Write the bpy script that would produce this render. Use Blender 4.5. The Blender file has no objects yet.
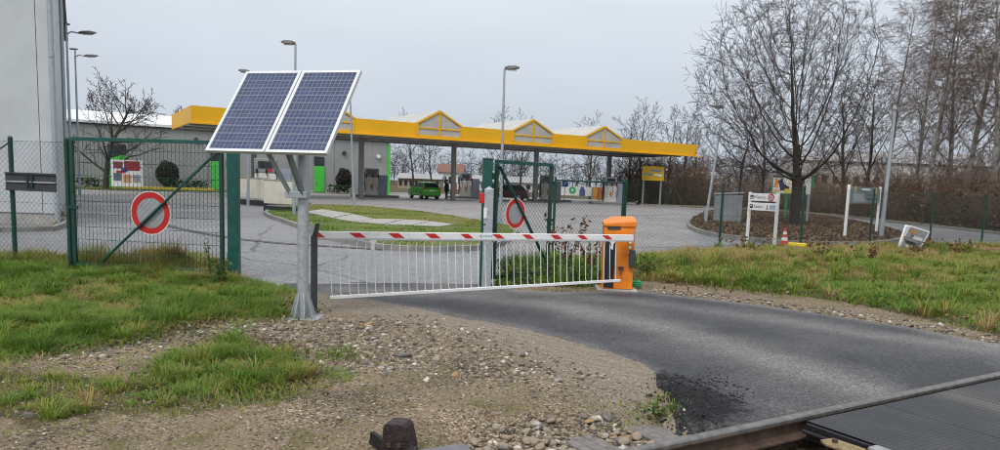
import bpy, bmesh, math, random
import numpy as np
from mathutils import Vector, Matrix
random.seed(7); RNG = np.random.default_rng(11)
S = bpy.context.scene
COL = S.collection
R = math.radians
# ------------------------------------------------------------------ camera
F, CAMH, ROLL, V0, CX, CY = 722., 1.6, .034, 183., 500., 268.
_t = math.atan((CY - V0) * math.cos(ROLL) / F)
_fw = Vector((0, math.cos(_t), -math.sin(_t))); _u0 = Vector((0, math.sin(_t), math.cos(_t))); _r0 = Vector((1, 0, 0))
_R = _r0 * math.cos(ROLL) + _u0 * math.sin(ROLL); _U = _u0 * math.cos(ROLL) - _r0 * math.sin(ROLL)
cam = bpy.data.cameras.new('camera'); cam.sensor_width = 36; cam.lens = F * 36 / 1000; cam.shift_y = .043
cam.clip_start = .05; cam.clip_end = 3000
cob = bpy.data.objects.new('camera', cam); COL.objects.link(cob); S.camera = cob
cob.matrix_world = Matrix(((_R.x, _U.x, -_fw.x, 0), (_R.y, _U.y, -_fw.y, 0), (_R.z, _U.z, -_fw.z, CAMH), (0, 0, 0, 1)))
# ------------------------------------------------------------------ sky and sun (overcast)
SUN_EL, SUN_AZ = 52, 205
w = bpy.data.worlds.new('World'); S.world = w; w.use_nodes = True
nt = w.node_tree; bg = nt.nodes['Background']
sky = nt.nodes.new('ShaderNodeTexSky'); sky.sky_type = 'NISHITA'; sky.sun_disc = False
sky.sun_elevation = R(SUN_EL); sky.sun_rotation = R(SUN_AZ); sky.dust_density = 4
tc = nt.nodes.new('ShaderNodeTexCoord'); sep = nt.nodes.new('ShaderNodeSeparateXYZ')
nt.links.new(tc.outputs['Generated'], sep.inputs[0])
mr = nt.nodes.new('ShaderNodeMapRange'); mr.inputs[1].default_value = 0; mr.inputs[2].default_value = 1
mr.inputs[3].default_value = 0; mr.inputs[4].default_value = 1
nt.links.new(sep.outputs[2], mr.inputs[0])
cl = nt.nodes.new('ShaderNodeTexNoise'); cl.inputs['Scale'].default_value = 2.2; cl.inputs['Detail'].default_value = 5
mp = nt.nodes.new('ShaderNodeMapping'); mp.inputs['Scale'].default_value = (1, 1, 3)
nt.links.new(tc.outputs['Generated'], mp.inputs[0]); nt.links.new(mp.outputs[0], cl.inputs[0])
ov = nt.nodes.new('ShaderNodeMix'); ov.data_type = 'RGBA'
ov.inputs[6].default_value = (4.2, 4.7, 5.35, 1); ov.inputs[7].default_value = (10.5, 10.8, 11.2, 1)
nt.links.new(mr.outputs[0], ov.inputs[0])
cm = nt.nodes.new('ShaderNodeMapRange'); cm.inputs[1].default_value = .3; cm.inputs[2].default_value = .7
cm.inputs[3].default_value = .93; cm.inputs[4].default_value = 1.06
nt.links.new(cl.outputs[0], cm.inputs[0])
vm = nt.nodes.new('ShaderNodeVectorMath'); vm.operation = 'SCALE'
nt.links.new(ov.outputs[2], vm.inputs[0]); nt.links.new(cm.outputs[0], vm.inputs['Scale'])
mx = nt.nodes.new('ShaderNodeMix'); mx.data_type = 'RGBA'; mx.inputs[0].default_value = .96
nt.links.new(sky.outputs[0], mx.inputs[6]); nt.links.new(vm.outputs[0], mx.inputs[7])
nt.links.new(mx.outputs[2], bg.inputs[0]); bg.inputs[1].default_value = .1
sun = bpy.data.lights.new('sun', 'SUN'); sun.energy = 1.5; sun.angle = R(22); sun.color = (1, .965, .92)
so = bpy.data.objects.new('sun', sun); COL.objects.link(so)
_sd = Vector((math.sin(R(SUN_AZ)) * math.cos(R(SUN_EL)), math.cos(R(SUN_AZ)) * math.cos(R(SUN_EL)), math.sin(R(SUN_EL))))
so.rotation_euler = _sd.to_track_quat('Z', 'Y').to_euler(); so.location = _sd * 30
S.view_settings.view_transform = 'Standard'; S.view_settings.look = 'None'; S.view_settings.gamma = 1
S.view_settings.exposure = 0.38
S.render.resolution_x = 1024; S.render.resolution_y = 461
S.cycles.filter_width = 1.0; S.cycles.max_bounces = 6; S.cycles.transparent_max_bounces = 8

# ------------------------------------------------------------------ pixel (1000x450) to place
def ray(x, y): return _fw * F + _R * (x - CX) - _U * (y - CY)
def g(x, y, z=0.):
    v = ray(x, y); k = (z - CAMH) / v.z; return Vector((v.x * k, v.y * k, z))
def at(x, y, Y):
    v = ray(x, y); k = Y / v.y; return Vector((v.x * k, Y, v.z * k + CAMH))
def on_line(x, y, p, d):                      # where the sight line of a pixel crosses the vertical plane p + s*d
    v = ray(x, y); det = v.x * (-d[1]) + d[0] * v.y
    k = (p[0] * (-d[1]) + d[0] * p[1]) / det
    return Vector((v.x * k, v.y * k, v.z * k + CAMH))

# ------------------------------------------------------------------ materials
MATS = {}
def mat(name, c, rough=.7, metal=0., var=.12, scale=6., bump=0., bscale=60., c2=None, spec=.4, trans=0., dirt=0., detail=6, coord='Object'):
    if name in MATS: return MATS[name]
    m = bpy.data.materials.new(name); m.use_nodes = True; n = m.node_tree; b = n.nodes['Principled BSDF']
    b.inputs['Roughness'].default_value = rough; b.inputs['Metallic'].default_value = metal
    b.inputs['Specular IOR Level'].default_value = spec
    t = n.nodes.new('ShaderNodeTexCoord')
    nz = n.nodes.new('ShaderNodeTexNoise'); nz.inputs['Scale'].default_value = scale; nz.inputs['Detail'].default_value = detail
    n.links.new(t.outputs[coord], nz.inputs['Vector'])
    cr = n.nodes.new('ShaderNodeValToRGB'); cr.color_ramp.elements[0].position = .3; cr.color_ramp.elements[1].position = .7
    a = c if c2 is None else c; d = c if c2 is None else c2
    if c2 is None:
        a = tuple(v * (1 - var) for v in c); d = tuple(min(1, v * (1 + var)) for v in c)
    cr.color_ramp.elements[0].color = (*a, 1); cr.color_ramp.elements[1].color = (*d, 1)
    n.links.new(nz.outputs[0], cr.inputs[0]); out = cr.outputs[0]
    if dirt:
        dn = n.nodes.new('ShaderNodeTexNoise'); dn.inputs['Scale'].default_value = scale * .35; dn.inputs['Detail'].default_value = 8
        dn.inputs['Roughness'].default_value = .7
        n.links.new(t.outputs[coord], dn.inputs['Vector'])
        dr = n.nodes.new('ShaderNodeMapRange'); dr.inputs[1].default_value = .48; dr.inputs[2].default_value = .72; dr.inputs[4].default_value = dirt
        n.links.new(dn.outputs[0], dr.inputs[0])
        mxn = n.nodes.new('ShaderNodeMix'); mxn.data_type = 'RGBA'; mxn.inputs[7].default_value = (.11, .095, .07, 1)
        n.links.new(dr.outputs[0], mxn.inputs[0]); n.links.new(out, mxn.inputs[6]); out = mxn.outputs[2]
    n.links.new(out, b.inputs['Base Color'])
    rr = n.nodes.new('ShaderNodeMapRange'); rr.inputs[3].default_value = max(0, rough - .1); rr.inputs[4].default_value = min(1, rough + .1)
    n.links.new(nz.outputs[0], rr.inputs[0]); n.links.new(rr.outputs[0], b.inputs['Roughness'])
    if bump:
        bn = n.nodes.new('ShaderNodeTexNoise'); bn.inputs['Scale'].default_value = bscale; bn.inputs['Detail'].default_value = 4
        n.links.new(t.outputs[coord], bn.inputs['Vector'])
        bp = n.nodes.new('ShaderNodeBump'); bp.inputs['Strength'].default_value = bump; bp.inputs['Distance'].default_value = .02
        n.links.new(bn.outputs[0], bp.inputs['Height']); n.links.new(bp.outputs[0], b.inputs['Normal'])
    if trans: b.inputs['Transmission Weight'].default_value = trans
    MATS[name] = m; return m

def attr_mat(name, stops, rough=.75, sss=0., attr='rnd', spec=.25):
    m = bpy.data.materials.new(name); m.use_nodes = True; n = m.node_tree; b = n.nodes['Principled BSDF']
    a = n.nodes.new('ShaderNodeAttribute'); a.attribute_name = attr
    cr = n.nodes.new('ShaderNodeValToRGB')
    e = cr.color_ramp.elements
    e[0].position, e[0].color = stops[0][0], (*stops[0][1], 1); e[1].position, e[1].color = stops[-1][0], (*stops[-1][1], 1)
    for p, c in stops[1:-1]:
        q = e.new(p); q.color = (*c, 1)
    n.links.new(a.outputs['Fac'], cr.inputs[0]); n.links.new(cr.outputs[0], b.inputs['Base Color'])
    b.inputs['Roughness'].default_value = rough; b.inputs['Specular IOR Level'].default_value = spec
    if sss:
        tb = n.nodes.new('ShaderNodeBsdfTranslucent'); ms = n.nodes.new('ShaderNodeMixShader'); ms.inputs[0].default_value = sss
        n.links.new(cr.outputs[0], tb.inputs[0]); n.links.new(b.outputs[0], ms.inputs[1]); n.links.new(tb.outputs[0], ms.inputs[2])
        n.links.new(ms.outputs[0], n.nodes['Material Output'].inputs[0])
    return m

M_galv = mat('galvanised steel', (.42, .45, .47), .5, .55, .16, 25, .12, 90)
M_galvd = mat('galvanised pole', (.36, .40, .43), .5, .4, .1, 8)
M_green = mat('green paint', (.006, .075, .062), .45, 0, .22, 9, .08, 120, dirt=.25)
M_dgreen = mat('dark green paint', (.006, .05, .037), .5, 0, .22, 9, .1, 120, dirt=.3)
M_wire = mat('coated wire', (.03, .055, .05), .5, .3, .2, 20)
M_gwire = mat('green wire', (.02, .07, .06), .5, .2, .2, 20)
M_white = mat('white paint', (.78, .78, .77), .42, 0, .04, 14, .03, 80, dirt=.16)
M_red = mat('red paint', (.56, .02, .018), .45, 0, .12, 12, dirt=.12)
M_orange = mat('orange powder coat', (.76, .215, .012), .45, 0, .10, 9, .05, 200, dirt=.42)
M_black = mat('black rubber', (.018, .018, .02), .55, 0, .2, 15)
M_dgrey = mat('dark grey steel', (.055, .058, .062), .55, .3, .18, 12, .1, 80)
M_lgrey = mat('light grey plastic', (.5, .51, .52), .5, 0, .08, 10)
M_alu = mat('panel frame aluminium', (.62, .64, .67), .4, .35, .05, 15)
M_conc = mat('concrete', (.34, .33, .31), .85, 0, .18, 5, .4, 60, dirt=.3)
M_kerb = mat('kerb stone', (.23, .225, .21), .85, 0, .25, 4, .4, 50, dirt=.4)
M_yellow = mat('yellow cladding', (.76, .405, .004), .42, 0, .06, .5, dirt=.10)
M_soffit = mat('soffit', (.60, .61, .60), .6, 0, .08, .8)
M_shop = mat('grey shop cladding', (.29, .30, .30), .55, 0, .08, .7, dirt=.14)
M_hall = mat('hall cladding', (.45, .475, .49), .5, 0, .06, .9, .06, 6, dirt=.2)
M_roofw = mat('pale roof', (.66, .68, .70), .5, 0, .06, .5)
M_glass = mat('dark glass', (.02, .025, .03), .1, 0, .1, 3, spec=.6)
M_lime = mat('lime paint', (.07, .52, .06), .45, 0, .08, 2)
M_tarp = mat('translucent ribbed sheet', (.42, .41, .37), .6, 0, .1, 1.5, dirt=.15)
M_steelc = mat('column steel', (.30, .30, .28), .6, .2, .12, 2)
M_rust = mat('rusty rail', (.085, .055, .04), .75, .3, .4, 14, .5, 90)
M_head = mat('worn rail head', (.165, .155, .148), .42, .45, .3, 14, .15, 90)
M_iron = mat('dark iron', (.03, .027, .03), .5, .5, .3, 18, .4, 60)
M_wood = mat('weathered sleeper', (.17, .155, .145), .85, 0, .3, 12, .7, 40)
M_brass = mat('brassy plate', (.30, .22, .11), .5, .5, .3, 30, .3, 90)
M_bark = mat('bark', (.040, .033, .027), .9, 0, .35, 5, .6, 18)
M_twig = mat('twig', (.052, .040, .033), .85, 0, .3, 2)
M_twig2 = mat('twig reddish', (.115, .072, .050), .85, 0, .3, 2)
M_birch = mat('birch bark', (.10, .09, .08), .8, 0, .3, 3.2, .3, 30, c2=(.40, .38, .35))
M_leafb = mat('dead leaf', (.16, .065, .02), .7, 0, .5, 9)
M_hedge = mat('brushwood', (.15, .10, .070), .9, 0, .45, .8)
M_blue = mat('sign blue', (.02, .10, .42), .45, 0, .1, 5)
M_skin = mat('skin', (.45, .25, .18), .6, 0, .05, 10)

# ------------------------------------------------------------------ mesh builder
def np_mesh(name, V, F, mats, smooth=False, mi=None):
    me = bpy.data.meshes.new(name)
    V = np.asarray(V, dtype=np.float32)
    if isinstance(F, np.ndarray): Fs = [F]
    else: Fs = [np.asarray(f) for f in F]
    tot = np.concatenate([f.reshape(-1) for f in Fs]).astype(np.int32)
    ln = np.concatenate([np.full(len(f), f.shape[1]) for f in Fs]).astype(np.int32)
    me.vertices.add(len(V)); me.vertices.foreach_set('co', V.reshape(-1))
    me.loops.add(len(tot)); me.loops.foreach_set('vertex_index', tot)
    me.polygons.add(len(ln)); st = np.concatenate([[0], np.cumsum(ln)[:-1]]).astype(np.int32)
    me.polygons.foreach_set('loop_start', st); me.polygons.foreach_set('loop_total', ln)
    if smooth: me.polygons.foreach_set('use_smooth', np.ones(len(ln), bool))
    me.update(calc_edges=True); me.validate()
    for m in (mats if isinstance(mats, (list, tuple)) else [mats]): me.materials.append(m)
    return me
def link(name, data, parent=None):
    o = bpy.data.objects.new(name, data); COL.objects.link(o)
    if parent is not None: o.parent = parent
    return o
def tag(o, label=None, cat=None, group=None, kind=None):
    if label: o['label'] = label
    if cat: o['category'] = cat
    if group: o['group'] = group
    if kind: o['kind'] = kind
    return o
def thing(name, label, cat, loc=(0, 0, 0), rz=0, group=None):
    o = link(name, None); o.location = loc; o.rotation_euler = (0, 0, rz); o.empty_display_size = .2
    return tag(o, label, cat, group)
def copy_tree(o, parent=None):
    c = o.copy(); COL.objects.link(c); c.parent = parent
    for ch in list(o.children): copy_tree(ch, c)
    return c

class MB:
    def __init__(s): s.v = []; s.f = []; s.m = []
    def add(s, vs, fs, mi=0):
        k = len(s.v); s.v += [tuple(v) for v in vs]; s.f += [tuple(i + k for i in f) for f in fs]; s.m += [mi] * len(fs); return s
    def box(s, c, sz, rz=0, mat=None, mi=0):
        x, y, z = sz[0] / 2, sz[1] / 2, sz[2] / 2
        M = mat if mat is not None else Matrix.Rotation(rz, 3, 'Z')
        c = Vector(c); vs = [c + M @ Vector((a * x, b * y, d * z)) for d in (-1, 1) for b in (-1, 1) for a in (-1, 1)]
        return s.add(vs, [(0, 2, 3, 1), (4, 5, 7, 6), (0, 1, 5, 4), (2, 6, 7, 3), (0, 4, 6, 2), (1, 3, 7, 5)], mi)
    def bar(s, a, b, w, h, up=(0, 0, 1), mi=0):
        a, b = Vector(a), Vector(b); d = (b - a); L = d.length; d.normalize(); u = Vector(up)
        sd = d.cross(u)
        if sd.length < 1e-4: sd = d.cross(Vector((0, 1, 0)))
        sd.normalize(); u = sd.cross(d); M = Matrix((sd, d, u)).transposed()
        return s.box((a + b) / 2, (w, L, h), mat=M, mi=mi)
    def tube(s, pts, rad, n=10, cap=True, mi=0):
        pts = [Vector(p) for p in pts]
        if not isinstance(rad, (list, tuple)): rad = [rad] * len(pts)
        k = len(s.v); ref = None
        for i, p in enumerate(pts):
            d = (pts[min(i + 1, len(pts) - 1)] - pts[max(i - 1, 0)]).normalized()
            if ref is None: ref = d.orthogonal().normalized()
            ref = (ref - d * ref.dot(d)).normalized(); q = d.cross(ref)
            for j in range(n):
                a = 2 * math.pi * j / n; s.v.append(tuple(p + (ref * math.cos(a) + q * math.sin(a)) * rad[i]))
        for i in range(len(pts) - 1):
            for j in range(n):
                s.f.append((k + i * n + j, k + i * n + (j + 1) % n, k + (i + 1) * n + (j + 1) % n, k + (i + 1) * n + j)); s.m.append(mi)
        if cap:
            s.f.append(tuple(k + j for j in reversed(range(n)))); s.m.append(mi)
            e = k + (len(pts) - 1) * n; s.f.append(tuple(e + j for j in range(n))); s.m.append(mi)
        return s
    def prism(s, poly, ext, mi=0):
        n = len(poly); a = [Vector(p) for p in poly]; e = Vector(ext); b = [p + e for p in a]
        return s.add(a + b, [tuple(reversed(range(n))), tuple(range(n, 2 * n))] + [(i, (i + 1) % n, n + (i + 1) % n, n + i) for i in range(n)], mi)
    def ring(s, c, ax1, ax2, r0, r1, th, n=40, mi=0):
        c, ax1, ax2 = Vector(c), Vector(ax1), Vector(ax2); nn = ax1.cross(ax2).normalized() * th
        k = len(s.v)
        for i in range(n):
            a = 2 * math.pi * i / n; d = ax1 * math.cos(a) + ax2 * math.sin(a)
            for r, o in ((r0, 0), (r1, 0), (r1, 1), (r0, 1)): s.v.append(tuple(c + d * r + nn * o))
        for i in range(n):
            p, q = k + i * 4, k + ((i + 1) % n) * 4
            for j in range(4):
                s.f.append((p + j, p + (j + 1) % 4, q + (j + 1) % 4, q + j)); s.m.append(mi)
        return s
    def disc(s, c, ax1, ax2, r, th, n=40, mi=0):
        c, ax1, ax2 = Vector(c), Vector(ax1), Vector(ax2)
        return s.prism([c + ax1 * r * math.cos(2 * math.pi * i / n) + ax2 * r * math.sin(2 * math.pi * i / n) for i in range(n)], ax1.cross(ax2).normalized() * th, mi)
    def build(s, name, m, parent=None, org=(0, 0, 0), bevel=0, smooth=False, seg=2):
        me = bpy.data.meshes.new(name); o_ = Vector(org)
        me.from_pydata([tuple(Vector(v) - o_) for v in s.v], [], s.f); me.update()
        for mm in (m if isinstance(m, (list, tuple)) else [m]): me.materials.append(mm)
        me.polygons.foreach_set('material_index', s.m)
        bm = bmesh.new(); bm.from_mesh(me); bmesh.ops.recalc_face_normals(bm, faces=bm.faces)
        if bevel:
            es = [e for e in bm.edges if len(e.link_faces) == 2 and e.calc_face_angle(0) > .5]
            bmesh.ops.bevel(bm, geom=es, offset=bevel, segments=seg, affect='EDGES', profile=.6, clamp_overlap=True)
        bm.to_mesh(me); bm.free()
        if smooth:
            me.polygons.foreach_set('use_smooth', np.ones(len(me.polygons), bool))
            me.set_sharp_from_angle(angle=R(38))
        return link(name, me, parent)
def text_mesh(txt, size, mtx, m, name, parent, ext=.0012):
    cu = bpy.data.curves.new('lettering', 'FONT'); cu.body = txt; cu.size = size; cu.extrude = ext; cu.align_x = 'LEFT'
    t = bpy.data.objects.new('lettering', cu); COL.objects.link(t)
    dg = bpy.context.evaluated_depsgraph_get(); me = bpy.data.meshes.new_from_object(t.evaluated_get(dg))
    bpy.data.objects.remove(t); me.transform(mtx); me.materials.clear(); me.materials.append(m)
    return link(name, me, parent)

# prisms for many thin rods / branch segments at once
def seg_tubes(P0, P1, R0, R1, n=3):
    P0, P1 = np.asarray(P0, float), np.asarray(P1, float); N = len(P0)
    d = P1 - P0; L = np.linalg.norm(d, axis=1, keepdims=True); d = d / np.maximum(L, 1e-9)
    ref = np.where(np.abs(d[:, 2:3]) > .9, np.array([[1., 0, 0]]), np.array([[0, 0, 1.]]))
    a = np.cross(d, ref); a /= np.linalg.norm(a, axis=1, keepdims=True); b = np.cross(d, a)
    ang = 2 * np.pi * np.arange(n) / n
    off = a[:, None, :] * np.cos(ang)[None, :, None] + b[:, None, :] * np.sin(ang)[None, :, None]
    V = np.concatenate([P0[:, None] + off * np.asarray(R0)[:, None, None], P1[:, None] + off * np.asarray(R1)[:, None, None]], 1).reshape(-1, 3)
    base = (np.arange(N) * 2 * n)[:, None]; j = np.arange(n); k = (j + 1) % n
    Fq = np.stack([base + j, base + k, base + n + k, base + n + j], -1).reshape(-1, 4)
    return V, Fq

# smooth value noise from sines
def wob(x, y, s, seed=0):
    r = np.random.default_rng(seed); o = 0
    for i in range(7):
        a, b, p = r.normal(size=3); o = o + np.sin((a * x + b * y) * s + p * 6)
    return o / 7 * 1.6
def poly_sd(x, y, poly):              # signed distance, negative inside
    P = np.array([(p[0], p[1]) for p in poly]); d = np.full(x.shape, 1e9); ins = np.zeros(x.shape, bool)
    for i in range(len(P)):
        a, b = P[i], P[(i + 1) % len(P)]; e = b - a
        t = np.clip(((x - a[0]) * e[0] + (y - a[1]) * e[1]) / (e @ e + 1e-12), 0, 1)
        d = np.minimum(d, np.hypot(x - a[0] - t * e[0], y - a[1] - t * e[1]))
        c = ((a[1] > y) != (b[1] > y)) & (x < (b[0] - a[0]) * (y - a[1]) / (b[1] - a[1] + 1e-12) + a[0]); ins ^= c
    return np.where(ins, -d, d)
def line_d(x, y, pts):
    P = np.array([(p[0], p[1]) for p in pts]); d = np.full(x.shape, 1e9)
    for a, b in zip(P[:-1], P[1:]):
        e = b - a; t = np.clip(((x - a[0]) * e[0] + (y - a[1]) * e[1]) / (e @ e), 0, 1)
        d = np.minimum(d, np.hypot(x - a[0] - t * e[0], y - a[1] - t * e[1]))
    return d
def px(*pts, z=0.): return [g(x, y, z) for x, y in pts]
sst = lambda a, b, v: (lambda t: t * t * (3 - 2 * t))(np.clip((v - a) / (b - a), 0, 1))
# ================================================================== THE SETTING
RA, RB = g(620, 452, .03), g(1000, 373, .03)
RD = Vector((RB.x - RA.x, RB.y - RA.y, 0)).normalized(); RN = Vector((RD.y, -RD.x, 0))     # RN: towards the camera
road_left = px((240, 283), (290, 290), (345, 297), (380, 303), (440, 312), (500, 324), (560, 337), (600, 350), (640, 363), (657, 373), (660, 386), (668, 398), (690, 412), (716, 426))
road_right = px((1250, 400), (1000, 345), (920, 329), (850, 318), (760, 305), (700, 298), (640, 292), (600, 292), (560, 292), (520, 290), (495, 286))
ROAD = road_left + [Vector((RA.x, RA.y, 0)) + RD * t + RN * .3 for t in (1.6, 3, 6, 12)] + road_right
LOT = px((-500, 250), (-60, 256), (72, 258), (150, 266), (238, 279), (345, 297), (420, 297), (495, 287), (500, 262), (560, 256), (640, 254), (718, 249), (800, 244), (1000, 244), (1200, 254)) \
    + px((1090, 246), (1000, 235), (900, 223.5), (830, 216), (770, 211), (700, 207.5), (640, 205.5)) + [Vector((26, 88, 0)), Vector((-8, 92, 0)), Vector((-70, 60, 0)), Vector((-75, 20, 0))]
def hgt(x, y):
    q = (x - RA.x) * RN.x + (y - RA.y) * RN.y
    rd = poly_sd(x, y, ROAD); lt = poly_sd(x, y, LOT); d = np.minimum(rd, lt)
    edge = d + .05 * wob(x, y, 4, 1) + .03 * wob(x, y, 13, 2)
    out = .012 + .012 * wob(x, y, 3, 3) + .006 * wob(x, y, 11, 4) + .004 * wob(x, y, 30, 14)
    near = (y < 14)
    out = out + np.where(near, .05 * sst(.5, 2., d) * sst(-1, -4, x), 0)               # grassy bank on the left
    m = np.hypot((x - g(193, 270).x) / .75, (y - g(193, 270).y) / .4); out = out + .42 * np.exp(-m * m * 1.4)   # heap of cut grass
    out = out + np.where((x > 2.2) & (y > 8), .04 * sst(.3, 2.5, d), 0)
    bed = -.15 * sst(-1.15, -.5, q) - .07 * sst(-.1, .06, q)
    far = sst(.04, .22, rd); out = out * (1 - sst(-1.0, -.4, q)) + bed * np.where(q > -.06, 1, .25 + .75 * far)
    inn = np.where(q > -.09, -.22, -.05)
    return inn + (out - inn) * sst(-.06, .05, edge)
def axis(lo, a, b, hi, fine, mid=None, grow=1.25):
    v = list(np.arange(a, b, fine))
    if mid: v += list(np.arange(v[-1] + mid[1], mid[0], mid[1]))
    st = fine; x = v[0]; left = []
    while x > lo: st = min(st * grow, 60); x -= st; left.append(x)
    st = mid[1] if mid else fine; x = v[-1]; right = []
    while x < hi: st = min(st * grow, 60); x += st; right.append(x)
    return np.array(left[::-1] + v + right)
gx = axis(-900, -9.5, 8.0, 900, .05, (22, .22)); gy = axis(-60, 3.2, 12.6, 1600, .05, (26, .2))
X, Y = np.meshgrid(gx, gy); Z = hgt(X, Y); ny, nx = X.shape
V = np.stack([X, Y, Z], -1).reshape(-1, 3); i = np.arange(nx * ny).reshape(ny, nx)
Fq = np.stack([i[:-1, :-1], i[:-1, 1:], i[1:, 1:], i[1:, :-1]], -1).reshape(-1, 4)

def ground_mat():
    m = bpy.data.materials.new('gravel and soil'); m.use_nodes = True; n = m.node_tree; b = n.nodes['Principled BSDF']; L = n.links.new
    b.inputs['Roughness'].default_value = .9; b.inputs['Specular IOR Level'].default_value = .2
    t = n.nodes.new('ShaderNodeTexCoord')
    def vor(s, f='F1'):
        v = n.nodes.new('ShaderNodeTexVoronoi'); v.inputs['Scale'].default_value = s; v.feature = f; L(t.outputs['Object'], v.inputs['Vector']); return v
    def noi(s, d=6):
        v = n.nodes.new('ShaderNodeTexNoise'); v.inputs['Scale'].default_value = s; v.inputs['Detail'].default_value = d; L(t.outputs['Object'], v.inputs['Vector']); return v
    v1, v2 = vor(62), vor(27)
    bw = n.nodes.new('ShaderNodeSeparateColor'); L(v1.outputs['Color'], bw.inputs[0])
    cr = n.nodes.new('ShaderNodeValToRGB'); e = cr.color_ramp.elements
    e[0].position = 0; e[0].color = (.055, .045, .036, 1); e[1].position = 1; e[1].color = (.50, .46, .41, 1)
    for p, c in ((.25, (.15, .115, .080)), (.5, (.24, .19, .135)), (.72, (.32, .265, .20)), (.85, (.19, .175, .155))):
        q = e.new(p); q.color = (*c, 1)
    L(bw.outputs[0], cr.inputs[0])
    mul = n.nodes.new('ShaderNodeMix'); mul.data_type = 'RGBA'; mul.blend_type = 'MULTIPLY'; mul.inputs[0].default_value = 1
    nn = noi(1.4, 8); r2 = n.nodes.new('ShaderNodeValToRGB'); r2.color_ramp.elements[0].position = .3; r2.color_ramp.elements[1].position = .7
    r2.color_ramp.elements[0].color = (.52, .49, .45, 1); r2.color_ramp.elements[1].color = (1.22, 1.11, .97, 1); L(nn.outputs[0], r2.inputs[0])
    L(cr.outputs[0], mul.inputs[6]); L(r2.outputs[0], mul.inputs[7])
    nd = noi(.9, 9); md = n.nodes.new('ShaderNodeMapRange'); md.inputs[1].default_value = .44; md.inputs[2].default_value = .60; md.inputs[4].default_value = .8; L(nd.outputs[0], md.inputs[0])
    nf = noi(55, 8); rf_ = n.nodes.new('ShaderNodeValToRGB'); rf_.color_ramp.elements[0].position = .32; rf_.color_ramp.elements[1].position = .68; rf_.color_ramp.elements[0].color = (.125, .092, .056, 1); rf_.color_ramp.elements[1].color = (.30, .235, .155, 1); L(nf.outputs[0], rf_.inputs[0])
    dm = n.nodes.new('ShaderNodeMix'); dm.data_type = 'RGBA'; L(md.outputs[0], dm.inputs[0]); L(mul.outputs[2], dm.inputs[6]); L(rf_.outputs[0], dm.inputs[7]); mul = dm
    # soil where the attribute says so
    at_ = n.nodes.new('ShaderNodeAttribute'); at_.attribute_name = 'soil'
    n3 = noi(9, 8); ad = n.nodes.new('ShaderNodeMath'); ad.operation = 'ADD'; L(at_.outputs['Fac'], ad.inputs[0])
    ns = n.nodes.new('ShaderNodeMapRange'); ns.inputs[1].default_value = .3; ns.inputs[2].default_value = .7; ns.inputs[3].default_value = -.35; ns.inputs[4].default_value = .35
    L(n3.outputs[0], ns.inputs[0]); L(ns.outputs[0], ad.inputs[1])
    sm = n.nodes.new('ShaderNodeMapRange'); sm.inputs[1].default_value = .35; sm.inputs[2].default_value = .65; L(ad.outputs[0], sm.inputs[0])
    so_ = n.nodes.new('ShaderNodeMix'); so_.data_type = 'RGBA'; so_.inputs[7].default_value = (.085, .066, .036, 1)
    L(sm.outputs[0], so_.inputs[0]); L(mul.outputs[2], so_.inputs[6])
    # pale dust of the turning track
    a2 = n.nodes.new('ShaderNodeAttribute'); a2.attribute_name = 'track'
    sc = n.nodes.new('ShaderNodeMath'); sc.operation = 'MULTIPLY'; sc.inputs[1].default_value = .75; L(a2.outputs['Fac'], sc.inputs[0])
    n5 = noi(40, 6); r5 = n.nodes.new('ShaderNodeValToRGB'); r5.color_ramp.elements[0].color = (.16, .135, .105, 1); r5.color_ramp.elements[1].color = (.33, .29, .235, 1)
    r5.color_ramp.elements[0].position = .35; r5.color_ramp.elements[1].position = .65; L(n5.outputs[0], r5.inputs[0])
    du = n.nodes.new('ShaderNodeMix'); du.data_type = 'RGBA'; L(sc.outputs[0], du.inputs[0]); L(so_.outputs[2], du.inputs[6]); L(r5.outputs[0], du.inputs[7])
    # moss
    a3 = noi(3.1, 10); m3 = n.nodes.new('ShaderNodeMapRange'); m3.inputs[1].default_value = .54; m3.inputs[2].default_value = .66; m3.inputs[4].default_value = .6; L(a3.outputs[0], m3.inputs[0])
    inv = n.nodes.new('ShaderNodeMath'); inv.operation = 'SUBTRACT'; inv.inputs[0].default_value = 1; L(a2.outputs['Fac'], inv.inputs[1])
    mm = n.nodes.new('ShaderNodeMath'); mm.operation = 'MULTIPLY'; L(m3.outputs[0], mm.inputs[0]); L(inv.outputs[0], mm.inputs[1])
    mo = n.nodes.new('ShaderNodeMix'); mo.data_type = 'RGBA'; mo.inputs[7].default_value = (.10, .095, .025, 1)
    L(mm.outputs[0], mo.inputs[0]); L(du.outputs[2], mo.inputs[6]); L(mo.outputs[2], b.inputs['Base Color'])
    s1 = n.nodes.new('ShaderNodeMath'); s1.operation = 'ADD'; L(v1.outputs['Distance'], s1.inputs[0]); L(v2.outputs['Distance'], s1.inputs[1])
    wv = n.nodes.new('ShaderNodeTexWave'); wv.inputs['Scale'].default_value = 3.0; wv.inputs['Distortion'].default_value = 5; wv.inputs['Detail'].default_value = 3; wv.bands_direction = 'DIAGONAL'; L(t.outputs['Object'], wv.inputs['Vector'])
    wm = n.nodes.new('ShaderNodeMath'); wm.operation = 'MULTIPLY'; L(wv.outputs['Fac'], wm.inputs[0]); L(a2.outputs['Fac'], wm.inputs[1])
    ws = n.nodes.new('ShaderNodeMath'); ws.operation = 'MULTIPLY'; ws.inputs[1].default_value = -1.6; L(wm.outputs[0], ws.inputs[0])
    s2_ = n.nodes.new('ShaderNodeMath'); L(s1.outputs[0], s2_.inputs[0]); L(ws.outputs[0], s2_.inputs[1]); s1 = s2_
    bp = n.nodes.new('ShaderNodeBump'); bp.invert = True; bp.inputs['Strength'].default_value = .7; bp.inputs['Distance'].default_value = .02
    L(s1.outputs[0], bp.inputs['Height']); L(bp.outputs[0], b.inputs['Normal'])
    return m
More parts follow.
